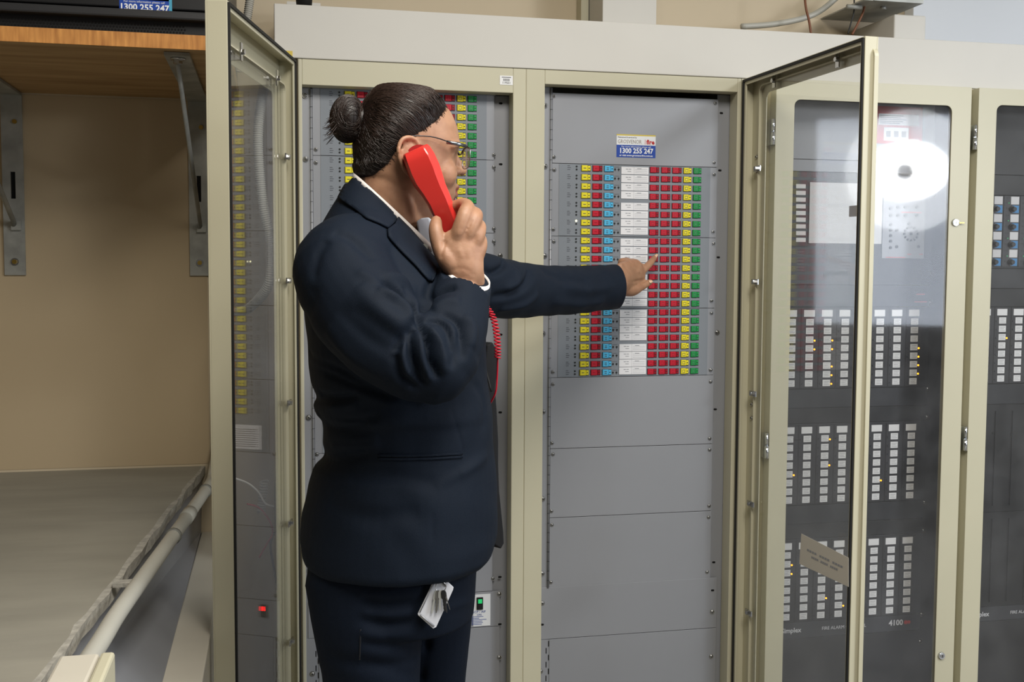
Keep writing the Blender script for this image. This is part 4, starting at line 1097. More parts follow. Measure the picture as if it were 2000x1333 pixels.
# nose, lips, chin, brow, cheeks
parts.append(limb([HP(0.082, 0, 0.026), HP(0.094, 0, 0.008), HP(0.104, 0, -0.006)], [0.007, 0.008, 0.0095], 12))
parts.append(ell(HP(0.092, 0.010, -0.010), 0.010, 0.008, 0.007)); parts.append(ell(HP(0.092, -0.010, -0.010), 0.010, 0.008, 0.007))
parts.append(limb([HP(0.082, -0.024, -0.040), HP(0.092, -0.011, -0.036), HP(0.096, 0, -0.037), HP(0.092, 0.011, -0.036), HP(0.082, 0.024, -0.040)], [0.003, 0.005, 0.0055, 0.005, 0.003], 10))
parts.append(limb([HP(0.081, -0.022, -0.045), HP(0.090, -0.010, -0.049), HP(0.094, 0, -0.050), HP(0.090, 0.010, -0.049), HP(0.081, 0.022, -0.045)], [0.003, 0.005, 0.006, 0.005, 0.003], 10))
parts.append(ell(HP(0.076, 0, -0.076), 0.018, 0.024, 0.015))
for s in (-1, 1):
    parts.append(ell(HP(0.055, s*0.042, -0.018), 0.028, 0.024, 0.030)); parts.append(limb([HP(0.080, s*0.012, 0.031), HP(0.080, s*0.035, 0.034), HP(0.066, s*0.056, 0.028)], [0.008, 0.009, 0.008], 10))
    # ear: helix, lobe, concha
    es = s*0.076
    hx = [(0.004, 0.010), (0.000, 0.024), (-0.013, 0.031), (-0.028, 0.026), (-0.034, 0.009), (-0.029, -0.010), (-0.020, -0.024), (-0.010, -0.030), (-0.004, -0.022)]
    parts.append(limb([HP(f, es+s*(0.004+0.010*(0.3-min(f, 0.01)*25)*0.8), u) for f, u in hx], [0.003, 0.0036, 0.004, 0.0042, 0.004, 0.0038, 0.0045, 0.005, 0.003], 8, sub=4))
    parts.append(ell(HP(-0.014, es+s*0.004, 0.0), 0.017, 0.006, 0.027))
# neck
nk = [HP(-0.012, 0, -0.02), HP(-0.022, 0, -0.06), W(758, 432, PY), W(768, 520, PY)]
parts.append(limb(nk, [0.062, 0.060, 0.060, 0.050], 28))
parts.append(limb([HP(0.055, 0, -0.072), HP(0.02, 0, -0.10), W(766, 455, PY)], [0.022, 0.030, 0.03], 16))
for s in (-1, 1): parts.append(limb([HP(-0.020, s*0.052, -0.035), HP(0.000, s*0.043, -0.085), W(793, 478, PY)+HS*s*0.012], [0.010, 0.012, 0.012], 12))
# inner torso and arms under the clothes
SR, ER, WR_ = W(668, 530, -1.0), W(848, 712, -1.10), W(905, 548, -0.985)
SL, EL, WL = W(868, 545, -0.66), W(1045, 570, -0.42), W(1205, 552, -0.155)
parts.append(limb([W(760, 520, PY), W(768, 600, PY), W(775, 700, PY), W(785, 860, PY), W(775, 1000, PY), W(765, 1090, PY)], [0.05, 0.11, 0.12, 0.12, 0.13, 0.11], 24))
parts.append(limb([W(755, 545, PY), SR+Vector((0,0,-0.02)), ER, WR_], [0.045, 0.048, 0.040, 0.028], 20))
parts.append(limb([W(775, 545, PY), SL, EL, WL], [0.055, 0.048, 0.040, 0.028], 20))
KR = Vector((W(728, 1333, -0.93).x, -0.93, 0.50)); KL = Vector((W(832, 1333, -0.76).x, -0.76, 0.50))
parts.append(limb([W(735, 1110, -0.92), W(726, 1333, -0.93), KR, KR+Vector((-0.015, 0, -0.40))], [0.06, 0.052, 0.042, 0.034], 20))
parts.append(limb([W(800, 1110, -0.78), W(834, 1333, -0.76), KL, KL+Vector((-0.015, 0, -0.40))], [0.06, 0.052, 0.042, 0.034], 20))

# right hand (holds the handset): back of the hand towards the camera
HY = -1.005
def rh(x, y, d=0.0): return W(x, y, HY+d)
fax = (1, 0, 0)
parts.append(limb([W(912, 556, -0.99), rh(910, 535), rh(903, 505), rh(903, 478), rh(908, 462)], [0.030, 0.030, 0.037, 0.036, 0.027], 24, flat=[0.8, 0.72, 0.55, 0.48, 0.5], ax=Vector((0.95, 0, 0.3))))
parts.append(limb([rh(889, 480), rh(897, 450, -0.008), rh(908, 418, -0.004), rh(913, 404, 0.014), rh(902, 399, 0.036), rh(884, 404, 0.046)], [0.0135, 0.0128, 0.0125, 0.0115, 0.0105, 0.009], 14))
parts.append(limb([rh(908, 474), rh(918, 450, -0.006), rh(928, 428, 0.0), rh(929, 418, 0.018), rh(914, 414, 0.040), rh(894, 420, 0.048)], [0.0135, 0.0125, 0.012, 0.011, 0.0105, 0.009], 14))
parts.append(limb([rh(923, 485), rh(932, 464, -0.002), rh(937, 448, 0.006), rh(935, 440, 0.024), rh(920, 436, 0.044), rh(902, 440, 0.050)], [0.013, 0.012, 0.011, 0.0105, 0.0095, 0.0085], 14))
parts.append(limb([rh(930, 505), rh(938, 486, 0.002), rh(940, 472, 0.010), rh(936, 463, 0.026), rh(924, 458, 0.044), rh(910, 460, 0.050)], [0.012, 0.011, 0.010, 0.009, 0.0085, 0.0075], 14))
parts.append(limb([rh(893, 528), rh(872, 505, -0.004), rh(857, 478, 0.0), rh(851, 450, 0.006), rh(852, 432, 0.018)], [0.020, 0.0165, 0.0125, 0.0118, 0.0092], 16))
parts.append(limb([rh(893, 500), rh(873, 492)], [0.014, 0.012], 12))

# left hand (points at the panel)
def lh(x, y, Y): return W(x, y, Y)
parts.append(limb([W(1190, 556, -0.20), lh(1208, 546, -0.15), lh(1225, 543, -0.105), lh(1242, 539, -0.07), lh(1250, 537, -0.055)], [0.034, 0.037, 0.047, 0.043, 0.029], 24, flat=[0.75, 0.7, 0.5, 0.45, 0.5], ax=Vector((0.1, 0, 1))))
parts.append(limb([lh(1243, 534, -0.072), lh(1258, 526, -0.052), lh(1270, 514, -0.026), lh(1279, 503, 0.012)], [0.0125, 0.0105, 0.0092, 0.0068], 14))
parts.append(limb([lh(1238, 524, -0.080), lh(1252, 522, -0.045), lh(1253, 530, -0.022), lh(1244, 537, -0.034)], [0.0125, 0.0105, 0.0095, 0.008], 14))
parts.append(limb([lh(1228, 515, -0.090), lh(1240, 514, -0.050), lh(1242, 524, -0.028), lh(1234, 532, -0.042)], [0.0125, 0.0105, 0.0095, 0.008], 14))
parts.append(limb([lh(1215, 513, -0.110), lh(1226, 511, -0.068), lh(1229, 519, -0.048), lh(1222, 528, -0.058)], [0.0115, 0.0098, 0.0088, 0.0075], 14))
parts.append(limb([lh(1214, 562, -0.125), lh(1233, 567, -0.105), lh(1250, 561, -0.082), lh(1262, 555, -0.066), lh(1270, 551, -0.056)], [0.020, 0.0165, 0.0115, 0.0095, 0.007], 14))
for k, (a, c) in enumerate((((1212, 535), (1243, 531)), ((1212, 528), (1236, 522)), ((1210, 520), (1226, 515)))):
    parts.append(limb([lh(a[0], a[1], -0.165), lh(c[0], c[1], -0.095)], [0.008, 0.0105], 10))
# feet
for K in (KR, KL): parts.append(limb([K+Vector((-0.02, 0, -0.42)), K+Vector((0.06, 0.0, -0.45)), K+Vector((0.13, 0.01, -0.465))], [0.034, 0.034, 0.024], 16))
body = remesh(parts, 0.0026, 3, 'body')
TB = bvh(body)
strokes(body, [([(892, 462), (902, 450)], 0.004, 0.001), ([(861, 505), (866, 480), (868, 470)], 0.0035, -0.003),
               ([(906, 462), (916, 440), (920, 428)], 0.003, -0.0012), ([(925, 470), (930, 460)], 0.003, -0.0012),
               ([(897, 485), (903, 505)], 0.004, 0.0012), ([(915, 485), (915, 505)], 0.004, 0.001),
               ([(903, 409), (912, 407)], 0.002, -0.0006), ([(905, 414), (914, 412)], 0.002, -0.0005),
               ([(875, 529), (905, 525), (930, 540)], 0.003, -0.0008),
               ([(1246, 553), (1254, 548), (1262, 546)], 0.0035, -0.003), ([(1216, 552), (1224, 548)], 0.004, -0.001),
               ([(786, 372), (806, 400), (812, 440)], 0.010, 0.002), ([(735, 372), (760, 395), (785, 430)], 0.006, -0.001), ([(730, 385), (750, 405), (780, 445)], 0.005, -0.0008)], TB)
# eye sockets
V = co(body); N_ = nrm_(body); D_ = np.zeros(len(V))
for s in (-1, 1):
    c = np.array(HP(0.086, s*0.032, 0.012)); d = np.linalg.norm(V-c, axis=1); D_ -= 0.006*np.exp(-(d/0.013)**2)
setco(body, V+N_*D_[:, None])
# lips by place on the face
V = co(body); O_ = np.array(HO); F_, S_, U_ = (np.array(v) for v in (HF, HS, HU)); R_ = V-O_
f_, s_, u_ = R_@F_, R_@S_, R_@U_
lipv = ((u_+0.0425)/0.0105)**2+(s_/0.023)**2 < 1
lipv &= f_ > 0.074
fm = [1 if lipv[list(p.vertices)].all() else 0 for p in body.polygons]
skin_o = finish(body, 'body', ['skin', 'skin_lip'], person)
body.polygons.foreach_set('material_index', fm)
for s in (-1, 1):
    me = MB(); vs, fs = ell(HP(0.065, s*0.032, 0.012), 0.0115, 0.0115, 0.0115); me.add(vs, fs, 'eye_white', True)
    vs, fs = ell(HP(0.0728, s*0.032, 0.012), 0.0045, 0.0055, 0.0055); me.add(vs, fs, 'iris', True); me.build('eye', person)
    vs, fs = limb([HP(0.090, s*0.014, 0.030), HP(0.089, s*0.032, 0.036), HP(0.074, s*0.052, 0.031)], [0.0014, 0.002, 0.001], 6); MB().add(vs, fs, 'hair', True).build('eyebrow', person)
# finger nails
def nail(p, d, up, l, w, nm='fingernail'):
    d = Vector(d).normalized(); up = Vector(up); up = (up-d*up.dot(d)).normalized(); sd = d.cross(up)
    rings = []
    for i in range(5):
        t = i/4; c = Vector(p)+d*l*(t-0.5); ww = w*(1-0.35*abs(t-0.35))
        rings.append([c+sd*ww*0.5*x+up*(0.0009*(1-x*x)+z) for x, z in ((-1, 0), (-0.5, 0.0002), (0, 0.0002), (0.5, 0.0002), (1, 0), (0.5, -0.0008), (-0.5, -0.0008))])
    vs, fs = loft(rings); return MB().add(vs, fs, 'nail', True).build(nm, person)
a_, c_ = lh(1276, 507, 0.002), lh(1284, 497, 0.024)
nail((a_+c_)/2+Vector((-0.0005, -0.0065, 0.003)), c_-a_, (-0.3, -1, 0.5), 0.019, 0.010)
a_, c_ = lh(1262, 552, -0.066), lh(1272, 550, -0.056)
nail((a_+c_)/2+Vector((0.003, -0.0078, 0.001)), c_-a_, (0, -1, 0.3), 0.013, 0.010)
a_ = rh(851, 437, 0.006); False and nail(a_+Vector((0.0, -0.0100, 0.003)), rh(852, 430, 0.016)-rh(851, 448, 0.0), (-0.5, -1, 0.3), 0.013, 0.010)

# ------------------------------------------------------------ hair
def fh(u):  # front limit of the hair at height u
    return np.interp(u, [-0.05, -0.03, -0.012, 0.004, 0.028, 0.046, 0.068, 0.10, 0.12, 0.14], [-0.08, -0.060, -0.042, -0.034, -0.014, 0.012, 0.038, 0.062, 0.072, 0.08])
hv = []; hfaces = []; nn, mm = 120, 110
for i in range(mm+1):
    t = i/mm; u = -0.05+(0.171)*(1-math.cos(t*PI))/2
    for k in range(nn):
        ph = 2*PI*k/nn; f, s = head_point(u, ph); ins = fh(u)-f
        off = 0.0095*min(1, max(0, ins/0.045))**0.8 if ins > 0 else -0.002
        off = off+(0.004*min(1, max(0, ins/0.02)) if u < -0.01 else 0); f, s = head_point(u, ph, off); wob = 0.0006*math.sin(k*1.7+3*math.sin(u*80))
        hv.append((HP(f, s, u+off*0.9*max(0, (u-0.07)/0.06)), ins))
idxmap = {}; hvs = []; 
for i in range(mm):
    for k in range(nn):
        q = (i*nn+k, i*nn+(k+1) % nn, (i+1)*nn+(k+1) % nn, (i+1)*nn+k)
        if all(hv[j][1] > -0.002 for j in q): hfaces.append(q)
top_ring = [mm*nn+k for k in range(nn)]; hfaces.append(tuple(top_ring))
b = MB(); b.add([v for v, _ in hv], hfaces, 'hair', True)
# bun
BC = HP(-0.102, 0.002, 0.063)
vs, fs = ell(BC, 0.029, 0.031, 0.040, 24, 16); b.add(vs, fs, 'hair', True)
vs, fs = limb([HP(-0.060, 0, 0.06), HP(-0.088, 0, 0.062)], [0.030, 0.024], 16); b.add(vs, fs, 'hair', True)
bm = bmesh.new(); me, c = b.data('hair'); bm.from_mesh(me); bmesh.ops.delete(bm, geom=[v for v in bm.verts if not v.link_faces], context='VERTS'); bm.to_mesh(me); bm.free()
hair = place('hair', me, c, person)
HTREE = BVHTree.FromPolygons([v for v, _ in hv], hfaces)
def strand_mesh(lines, r, mt, nm, parent):
    b = MB(); V = []; F = []
    for pts in lines:
        N = len(pts); k0 = len(V)
        for i, p in enumerate(pts):
            t = (pts[min(i+1, N-1)]-pts[max(i-1, 0)]).normalized(); a = t.orthogonal().normalized(); c_ = t.cross(a); rr = r*math.sin(PI*(0.08+0.84*i/(N-1)))**0.5
            for k in range(3): V.append(p+a*math.cos(2.094*k)*rr+c_*math.sin(2.094*k)*rr)
        for i in range(N-1):
            for k in range(3): F.append((k0+i*3+k, k0+i*3+(k+1) % 3, k0+i*3+3+(k+1) % 3, k0+i*3+3+k))
    b.add(V, F, mt, True); return b.build(nm, parent, kind='stuff')
lines = []
ctr = HP(-0.008, 0, 0.035); BA = HP(-0.080, 0, 0.062)
for q in range(2600):
    u = -0.045+0.175*random.random(); ph = random.uniform(-PI, PI)
    f, s = head_point(u, ph)
    lim = float(fh(u))
    if f > lim+0.004*random.random(): continue
    # start near the hairline half of the time
    if random.random() < 0.6:
        cand = [p_ for p_ in (random.uniform(-PI, PI) for _ in range(14)) if -0.007 < lim-head_point(u, p_)[0] < 0.015]
        if cand: ph = cand[0]; f, s = head_point(u, ph)
    p0 = HP(f, s, u); end = BA+HS*random.uniform(-0.018, 0.018)+HU*random.uniform(-0.022, 0.022); pts = []
    n_ = 12; ext = random.uniform(0.55, 1.0)
    for i in range(n_+1):
        t = i/n_*ext; p = p0.lerp(end, t); p = p+HU*0.012*math.sin(PI*t)*(1 if u > 0.03 else 0.2)
        d = (p-ctr).normalized(); h = HTREE.ray_cast(ctr, d)
        h2 = TB.ray_cast(ctr+d*0.05, d)
        if h[0] is None or (h2[0] is not None and (h2[0]-ctr).length > (h[0]-ctr).length and (h2[0]-h[0]).length < 0.01): h = h2 if h2[0] is not None else HTREE.find_nearest(p)
        pts.append(h[0]+(h[0]-ctr).normalized()*(0.0003+0.0007*random.random()*math.sin(PI*i/n_)))
    lines.append(pts)
strand_mesh(lines, 0.00055, 'hair_strand', 'hair_strands', hair)
lines = []
for q in range(420):
    ax = Vector((random.gauss(0, 0.35), random.gauss(0, 0.35), random.gauss(0, 0.35)))+HS*1.0
    ax.normalize(); a = ax.orthogonal().normalized(); c_ = ax.cross(a); w0 = random.uniform(0, 6.28); off = random.uniform(-0.85, 0.85); L = random.uniform(1.5, 3.6); pts = []
    for i in range(15):
        w = w0+L*i/14; rr = math.sqrt(1-off*off); dv = ax*(off+0.12*math.sin(w))+(a*math.cos(w)+c_*math.sin(w))*rr; dv.normalize()
        lf, ls, lu = dv.dot(HF), dv.dot(HS), dv.dot(HU)
        pts.append(BC+HF*lf*0.0297+HS*ls*0.0317+HU*lu*0.0408+dv*random.uniform(0, 0.0004))
    lines.append(pts)
for q in range(46):   # loose wisps round the bun
    p = BC+HF*-0.02+HU*random.uniform(-0.03, 0.01)+HS*random.uniform(-0.02, 0.02); d = (HF*-1+HU*random.uniform(-1.4, 0.2)+HS*random.uniform(-0.8, 0.8)).normalized(); g = HU*random.uniform(-0.4, 0.1)
    lines.append([p+d*0.0022*i+g*0.0001*i*i for i in range(10)])
strand_mesh(lines, 0.0005, 'hair_strand', 'bun_strands', hair)

# ------------------------------------------------------------ jacket
def ring(cx, cy, l, r, bb, k=0.0, Y=PY, n=56, sq=0.9, sh=0.0):
    c = W(cx if cx else (l+r)/2, cy, Y); a1 = W(l, cy, Y); a2 = W(r, cy, Y); a = (a2-a1).length/2; c = (a1+a2)/2
    u, v = view_axes(c); out = []
    for i in range(n):
        t = 2*PI*i/n; cc, ss = math.cos(t), math.sin(t); cc = math.copysign(abs(cc)**sq, cc); ss = math.copysign(abs(ss)**sq, ss)
        out.append(c+u*a*cc*0.985+v*(bb*ss+sh)+Vector((0, 0, -k*cc)))
    return out
TR = [(425, 690, 852, 0.070, 0.070), (433, 682, 862, 0.080, 0.070), (452, 666, 880, 0.108, 0.069), (485, 640, 893, 0.150, 0.060), (520, 612, 908, 0.182, 0.050), (560, 594, 930, 0.200, 0.032), (605, 590, 945, 0.203, 0.014),
      (660, 598, 948, 0.197, 0), (710, 602, 948, 0.19, 0), (745, 606, 951, 0.187, 0), (772, 617, 956, 0.182, 0), (788, 612, 958, 0.184, 0), (802, 613, 960, 0.184, 0), (814, 627, 961, 0.178, 0), (830, 629, 962, 0.178, 0), (862, 627, 963, 0.178, 0), (882, 633, 964, 0.180, 0), (895, 626, 965, 0.184, 0),
      (908, 611, 966, 0.189, 0), (940, 601, 968, 0.196, 0), (990, 589, 970, 0.203, 0), (1040, 584, 969, 0.208, 0), (1070, 588, 962, 0.210, 0), (1084, 594, 948, 0.205, 0)]
rings = [ring(None, y, l, r, bb, k) for y, l, r, bb, k in TR]
jp = [loft(rings)]
jp.append(limb([W(705, 500, -0.94), W(672, 535, -0.99), W(722, 625, -1.055), W(800, 690, -1.09), W(845, 716, -1.10)], [0.075, 0.082, 0.078, 0.070, 0.060], 28))
jp.append(limb([W(835, 716, -1.095), W(862, 690, -1.09), W(884, 628, -1.05), W(900, 578, -1.01), W(908, 535, -0.98), W(911, 505, -0.972)], [0.058, 0.062, 0.056, 0.048, 0.043, 0.043], 28))
jp.append(limb([W(800, 520, -0.72), W(890, 548, -0.64), W(965, 562, -0.55), W(1045, 568, -0.42), W(1130, 566, -0.28), W(1198, 561, -0.175), W(1255, 560, -0.095)], [0.085, 0.070, 0.064, 0.0575, 0.056, 0.0555, 0.0555], 28))
jk = remesh(jp, 0.0042, 5, 'jacket')
# cut sleeve ends: flatten the rounded cuff ends
V = co(jk)
def flat_end(V, c, d, ql=0.11, ar=0.066):
    c = np.array(c); d = np.array(Vector(d).normalized()); q = (V-c)@d; ax_ = np.linalg.norm(V-c-np.outer(q, d), axis=1); near = (ax_ < ar) & (q < ql); i = (q > 0) & near; V[i] -= np.outer(q[i]*0.96, d)
    return V
cR = W(909, 540, -0.985); dR = Vector((0.30, -0.32, 0.9)).normalized()
cL = W(1203, 561, -0.165); dL = Vector((0.97, 0.06, 0.04)).normalized()
V = flat_end(V, cR, dR); V = flat_end(V, cL, dL, 0.26, 0.13); setco(jk, V)
TJ = bvh(jk)
strokes(jk, [
    ([(745, 552), (776, 566), (800, 583), (815, 604), (821, 626)], 0.0072, -0.0163), ([(735, 570), (770, 582), (795, 600), (808, 625)], 0.0112, 0.0088),
    ([(750, 538), (785, 548), (815, 570)], 0.0112, 0.0075),
    ([(821, 626), (832, 590), (860, 566), (890, 560)], 0.0080, -0.0150), ([(845, 606), (870, 590), (900, 590)], 0.0112, 0.0075),
    ([(821, 624), (830, 650), (838, 672), (843, 707), (856, 738)], 0.0056, -0.0150), ([(809, 640), (800, 665), (806, 710), (828, 750)], 0.0056, -0.0112),
    ([(773, 690), (787, 656), (819, 626)], 0.0080, -0.0100), ([(771, 694), (782, 734), (815, 760)], 0.0072, -0.0100),
    ([(800, 650), (790, 690), (802, 735)], 0.0088, 0.0100), ([(822, 650), (824, 700), (840, 745)], 0.0064, 0.0100),
    ([(836, 640), (856, 665), (866, 700), (868, 730)], 0.0096, 0.0100),
    ([(832, 627), (856, 628), (874, 648), (880, 690)], 0.0056, -0.0088), ([(862, 614), (893, 630), (905, 662), (902, 702)], 0.0072, -0.0100), ([(905, 618), (922, 640), (922, 680)], 0.0096, 0.0075),
    ([(640, 470), (620, 500), (612, 545)], 0.0096, -0.0050), ([(700, 560), (750, 610), (800, 640)], 0.0160, 0.0075), ([(660, 600), (720, 660), (780, 690)], 0.0160, -0.0063), ([(640, 640), (690, 700), (760, 740)], 0.0128, 0.0050),
    ([(650, 455), (690, 470), (730, 510)], 0.0096, -0.0050), ([(790, 560), (812, 590)], 0.0064, -0.0050), ([(845, 540), (835, 575), (826, 606)], 0.0064, -0.0088),
    ([(604, 688), (660, 722), (720, 756), (780, 780), (820, 790)], 0.0064, -0.0075), ([(620, 812), (680, 822), (740, 815)], 0.0080, -0.0063), ([(612, 790), (660, 795), (700, 790)], 0.0096, 0.0075),
    ([(622, 885), (680, 895), (720, 885)], 0.0096, -0.0075), ([(640, 850), (700, 860), (740, 850)], 0.0112, 0.0050), ([(680, 940), (760, 930), (850, 945), (900, 925)], 0.0128, -0.0050), ([(850, 950), (910, 920), (950, 890)], 0.0096, 0.0050),
    ([(640, 980), (720, 1010), (820, 1000)], 0.0160, -0.0050), ([(930, 690), (935, 760), (945, 840)], 0.0096, -0.0037), ([(880, 800), (900, 860), (905, 890)], 0.0032, -0.0015), ([(845, 1000), (845, 1060)], 0.0032, -0.0013),
    ([(946, 526), (965, 532), (984, 518), (981, 508)], 0.0072, -0.0112), ([(960, 580), (1000, 574), (1026, 556), (1034, 530)], 0.0080, -0.0112), ([(975, 605), (1020, 596), (1050, 575)], 0.0080, 0.0075), ([(1005, 526), (1010, 550), (990, 565)], 0.0080, 0.0075),
    ([(1060, 530), (1100, 545), (1150, 550)], 0.0112, -0.0050), ([(1080, 590), (1130, 596), (1180, 590)], 0.0112, 0.0050), ([(1100, 560), (1150, 566), (1195, 560)], 0.0112, 0.0050),([(735, 556), (770, 574), (798, 592), (818, 616)], 0.004, -0.006), ([(822, 632), (829, 660), (836, 690), (848, 728)], 0.004, -0.006), ([(804, 650), (796, 680), (804, 720), (826, 752)], 0.004, -0.006),
    ([(700, 528), (745, 560), (775, 590)], 0.008, 0.004), ([(612, 560), (606, 600), (610, 650)], 0.014, -0.003), ([(690, 600), (760, 650), (800, 668)], 0.010, -0.004), ([(596, 700), (650, 735), (710, 762), (770, 784)], 0.006, -0.006),
    ([(625, 770), (660, 778), (700, 772)], 0.007, -0.006), ([(640, 830), (690, 835), (720, 828)], 0.006, -0.004), ([(648, 870), (700, 876), (740, 868)], 0.006, 0.004), ([(878, 720), (890, 690), (898, 650)], 0.007, -0.005)
], TJ)
# fine waviness of cloth
V = co(jk); N_ = nrm_(jk)
w_ = np.sin(V[:, 2]*47+np.sin(V[:, 0]*31)*2)*np.sin(V[:, 0]*38+V[:, 1]*29+np.sin(V[:, 2]*23)*1.5)*0.0012
setco(jk, V+N_*w_[:, None])
TJ = bvh(jk)
jacket = finish(jk, 'jacket', ['navy'], person)
def decal(poly, name, mt, T, parent, off=0.003, thick=0.003, cuts=3, label=None):
    bm = bmesh.new(); vs = [bm.verts.new((x, y, 0)) for x, y in poly]; bm.faces.new(vs)
    bmesh.ops.triangulate(bm, faces=bm.faces)
    for _ in range(cuts):
        long_ = [e for e in bm.edges if (e.verts[0].co-e.verts[1].co).length > 9]
        if not long_: break
        bmesh.ops.subdivide_edges(bm, edges=long_, cuts=1); bmesh.ops.triangulate(bm, faces=[f for f in bm.faces if len(f.verts) > 3])
    for v in bm.verts:
        p, n = hit(T, v.co.x, v.co.y); d = (p-CAM).normalized()
        nn_ = n if n.dot(d) < 0 else -n
        v.co = p-d*off*0.6+nn_*off*0.6
    bmesh.ops.recalc_face_normals(bm, faces=bm.faces)
    me = bpy.data.meshes.new(name); bm.to_mesh(me); bm.free()
    if sum(p.normal.dot(Vector(p.center)-CAM) for p in me.polygons) > 0: me.flip_normals()
    o = finish(me, name, [mt], parent); s = o.modifiers.new('s', 'SOLIDIFY'); s.thickness = thick; s.offset = -0.6
    if label: o['label'] = label
    return o
decal([(692, 346), (712, 362), (736, 386), (776, 424), (770, 436), (757, 447), (740, 438), (715, 428), (688, 407), (662, 388), (668, 376), (676, 362), (684, 350)], 'collar', 'navy', TJ, jacket, 0.005, 0.004)
decal([(776, 426), (800, 450), (826, 480), (856, 518), (853, 532), (846, 552), (834, 548), (812, 522), (786, 496), (762, 470), (757, 462), (756, 449), (770, 439)], 'lapel', 'navy', TJ, jacket, 0.005, 0.004)
for y0_, y1_ in ((886, 890.5), (892.5, 897)):
    decal([(738, y0_+2), (790, y0_+3), (850, y0_+1.5), (903, y0_-2), (903, y1_-2), (850, y1_+1.5), (790, y1_+3), (738, y1_+2)], 'pocket_welt', 'navy', TJ, jacket, 0.002, 0.002)
decal([(738, 891), (790, 892.3), (850, 890.5), (903, 887.5), (903, 889), (850, 892), (790, 894), (738, 892.5)], 'pocket_slit', 'navy_dark', TJ, jacket, 0.0018, 0.001)
# far front edge of the open jacket
pf = [(952, 676), (962, 668), (974, 690), (971, 730), (968, 762), (971, 800), (974, 860), (974, 905), (976, 960), (984, 1040), (985, 1062), (979, 1073), (968, 1066), (950, 1040), (940, 900), (940, 760)]
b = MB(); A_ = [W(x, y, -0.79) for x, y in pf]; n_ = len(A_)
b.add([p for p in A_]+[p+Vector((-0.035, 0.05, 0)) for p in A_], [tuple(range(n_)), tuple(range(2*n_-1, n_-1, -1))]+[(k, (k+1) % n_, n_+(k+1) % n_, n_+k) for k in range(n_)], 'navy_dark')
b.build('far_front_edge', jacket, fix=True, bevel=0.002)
# shirt collar and cuffs
def hoop(ringpts, up, thick, mt, name, parent, outward=0.0, label=None):
    c = sum(ringpts, Vector())/len(ringpts); lo = ringpts; hi = [p+up+(p-c).normalized()*outward for p in ringpts]
    lo2 = [p+(c-p).normalized()*thick for p in lo]; hi2 = [p+(c-p).normalized()*thick for p in hi]
    n = len(lo); b = MB(); vs = lo+hi+hi2+lo2
    fs = [(s_*n+k, s_*n+(k+1) % n, ((s_+1) % 4)*n+(k+1) % n, ((s_+1) % 4)*n+k) for s_ in range(4) for k in range(n)]
    return b.add(vs, fs, mt, True).build(name, parent, fix=True, label=label)
shirt = hoop(ring(None, 430, 688, 857, 0.077, 0.068), Vector((0, 0, 0.0125)), 0.003, 'shirt', 'shirt_collar', person, outward=-0.001)
# chest of the shirt seen in the opening
pcs = [(812, 432), (822, 426), (838, 424), (843, 436), (852, 470), (862, 520), (856, 524), (836, 500), (820, 470)]
A_ = [W(x, y, -0.905) for x, y in pcs]; n_ = len(A_)
b = MB(); b.add(A_+[p+Vector((0.012, 0.035, -0.004)) for p in A_], [tuple(range(n_)), tuple(range(2*n_-1, n_-1, -1))]+[(k, (k+1) % n_, n_+(k+1) % n_, n_+k) for k in range(n_)], 'shirt_blue')
b.build('shirt_front', person, fix=True, bevel=0.003)
def cuff(c, d, r, flat, ax, l, nm='shirt_cuff', mt='shirt', th=0.002):
    d = Vector(d).normalized(); a = (Vector(ax)-d*Vector(ax).dot(d)).normalized(); b_ = d.cross(a); n = 36
    pts = [Vector(c)+a*r*math.cos(2*PI*k/n)+b_*r*flat*math.sin(2*PI*k/n) for k in range(n)]
    return hoop(pts, d*l, th, mt, nm, person)
a0 = (W(911, 505, -0.972)-W(906, 552, -0.99)).normalized(); e1_ = Vector((1, 0, 0)); e1_ = (e1_-a0*e1_.dot(a0)).normalized(); e2_ = a0.cross(e1_)
cp_ = []
for k in range(40):
    p = cR+(e1_*math.cos(2*PI*k/40)+e2_*math.sin(2*PI*k/40))*0.0415; p = p-a0*((p-cR).dot(dR)/a0.dot(dR)); cp_.append(p-a0*0.015)
hoop(cp_, a0*0.0225, 0.002, 'shirt', 'shirt_cuff', person)
for k in range(3):
    p = W(1112+k*0, 0, 0)
# buttons of the sleeve and lapel badge
bp_, bn_ = hit(TJ, 824, 482)
b = MB(); b.disc(W(829, 484, -0.945), 0.006, (-0.3, -1, 0.1), 0.003, 'clip_grey', 18); b.build('collar_button', person)

# ------------------------------------------------------------ trousers
tr = [(1030, 612, 945, 0.17, -0.85), (1080, 598, 932, 0.178, -0.85), (1120, 599, 929, 0.18, -0.85), (1160, 603, 927, 0.178, -0.85), (1195, 610, 924, 0.17, -0.85)]
tp_ = [loft([ring(None, y, l, r, bb, 0, Yc) for y, l, r, bb, Yc in tr])]
tp_.append(limb([W(712, 1130, -0.92), W(718, 1200, -0.93), W(722, 1265, -0.93), W(726, 1333, -0.93), KR+Vector((0, 0, 0.12)), KR, KR+Vector((-0.015, 0, -0.40))], [0.100, 0.095, 0.088, 0.082, 0.074, 0.070, 0.062], 28))
tp_.append(limb([W(832, 1130, -0.80), W(834, 1200, -0.78), W(834, 1265, -0.77), W(832, 1333, -0.76), KL+Vector((0, 0, 0.12)), KL, KL+Vector((-0.015, 0, -0.40))], [0.092, 0.084, 0.078, 0.074, 0.070, 0.067, 0.062], 28))
tm = remesh(tp_, 0.0048, 6, 'trousers')
V = co(tm); lo = V[:, 2] < 0.10; V[lo, 2] = 0.10-(0.10-V[lo, 2])*0.1; setco(tm, V)
TT = bvh(tm); print('TROUSER', V.min(0), V.max(0), KR, KL, len(V))
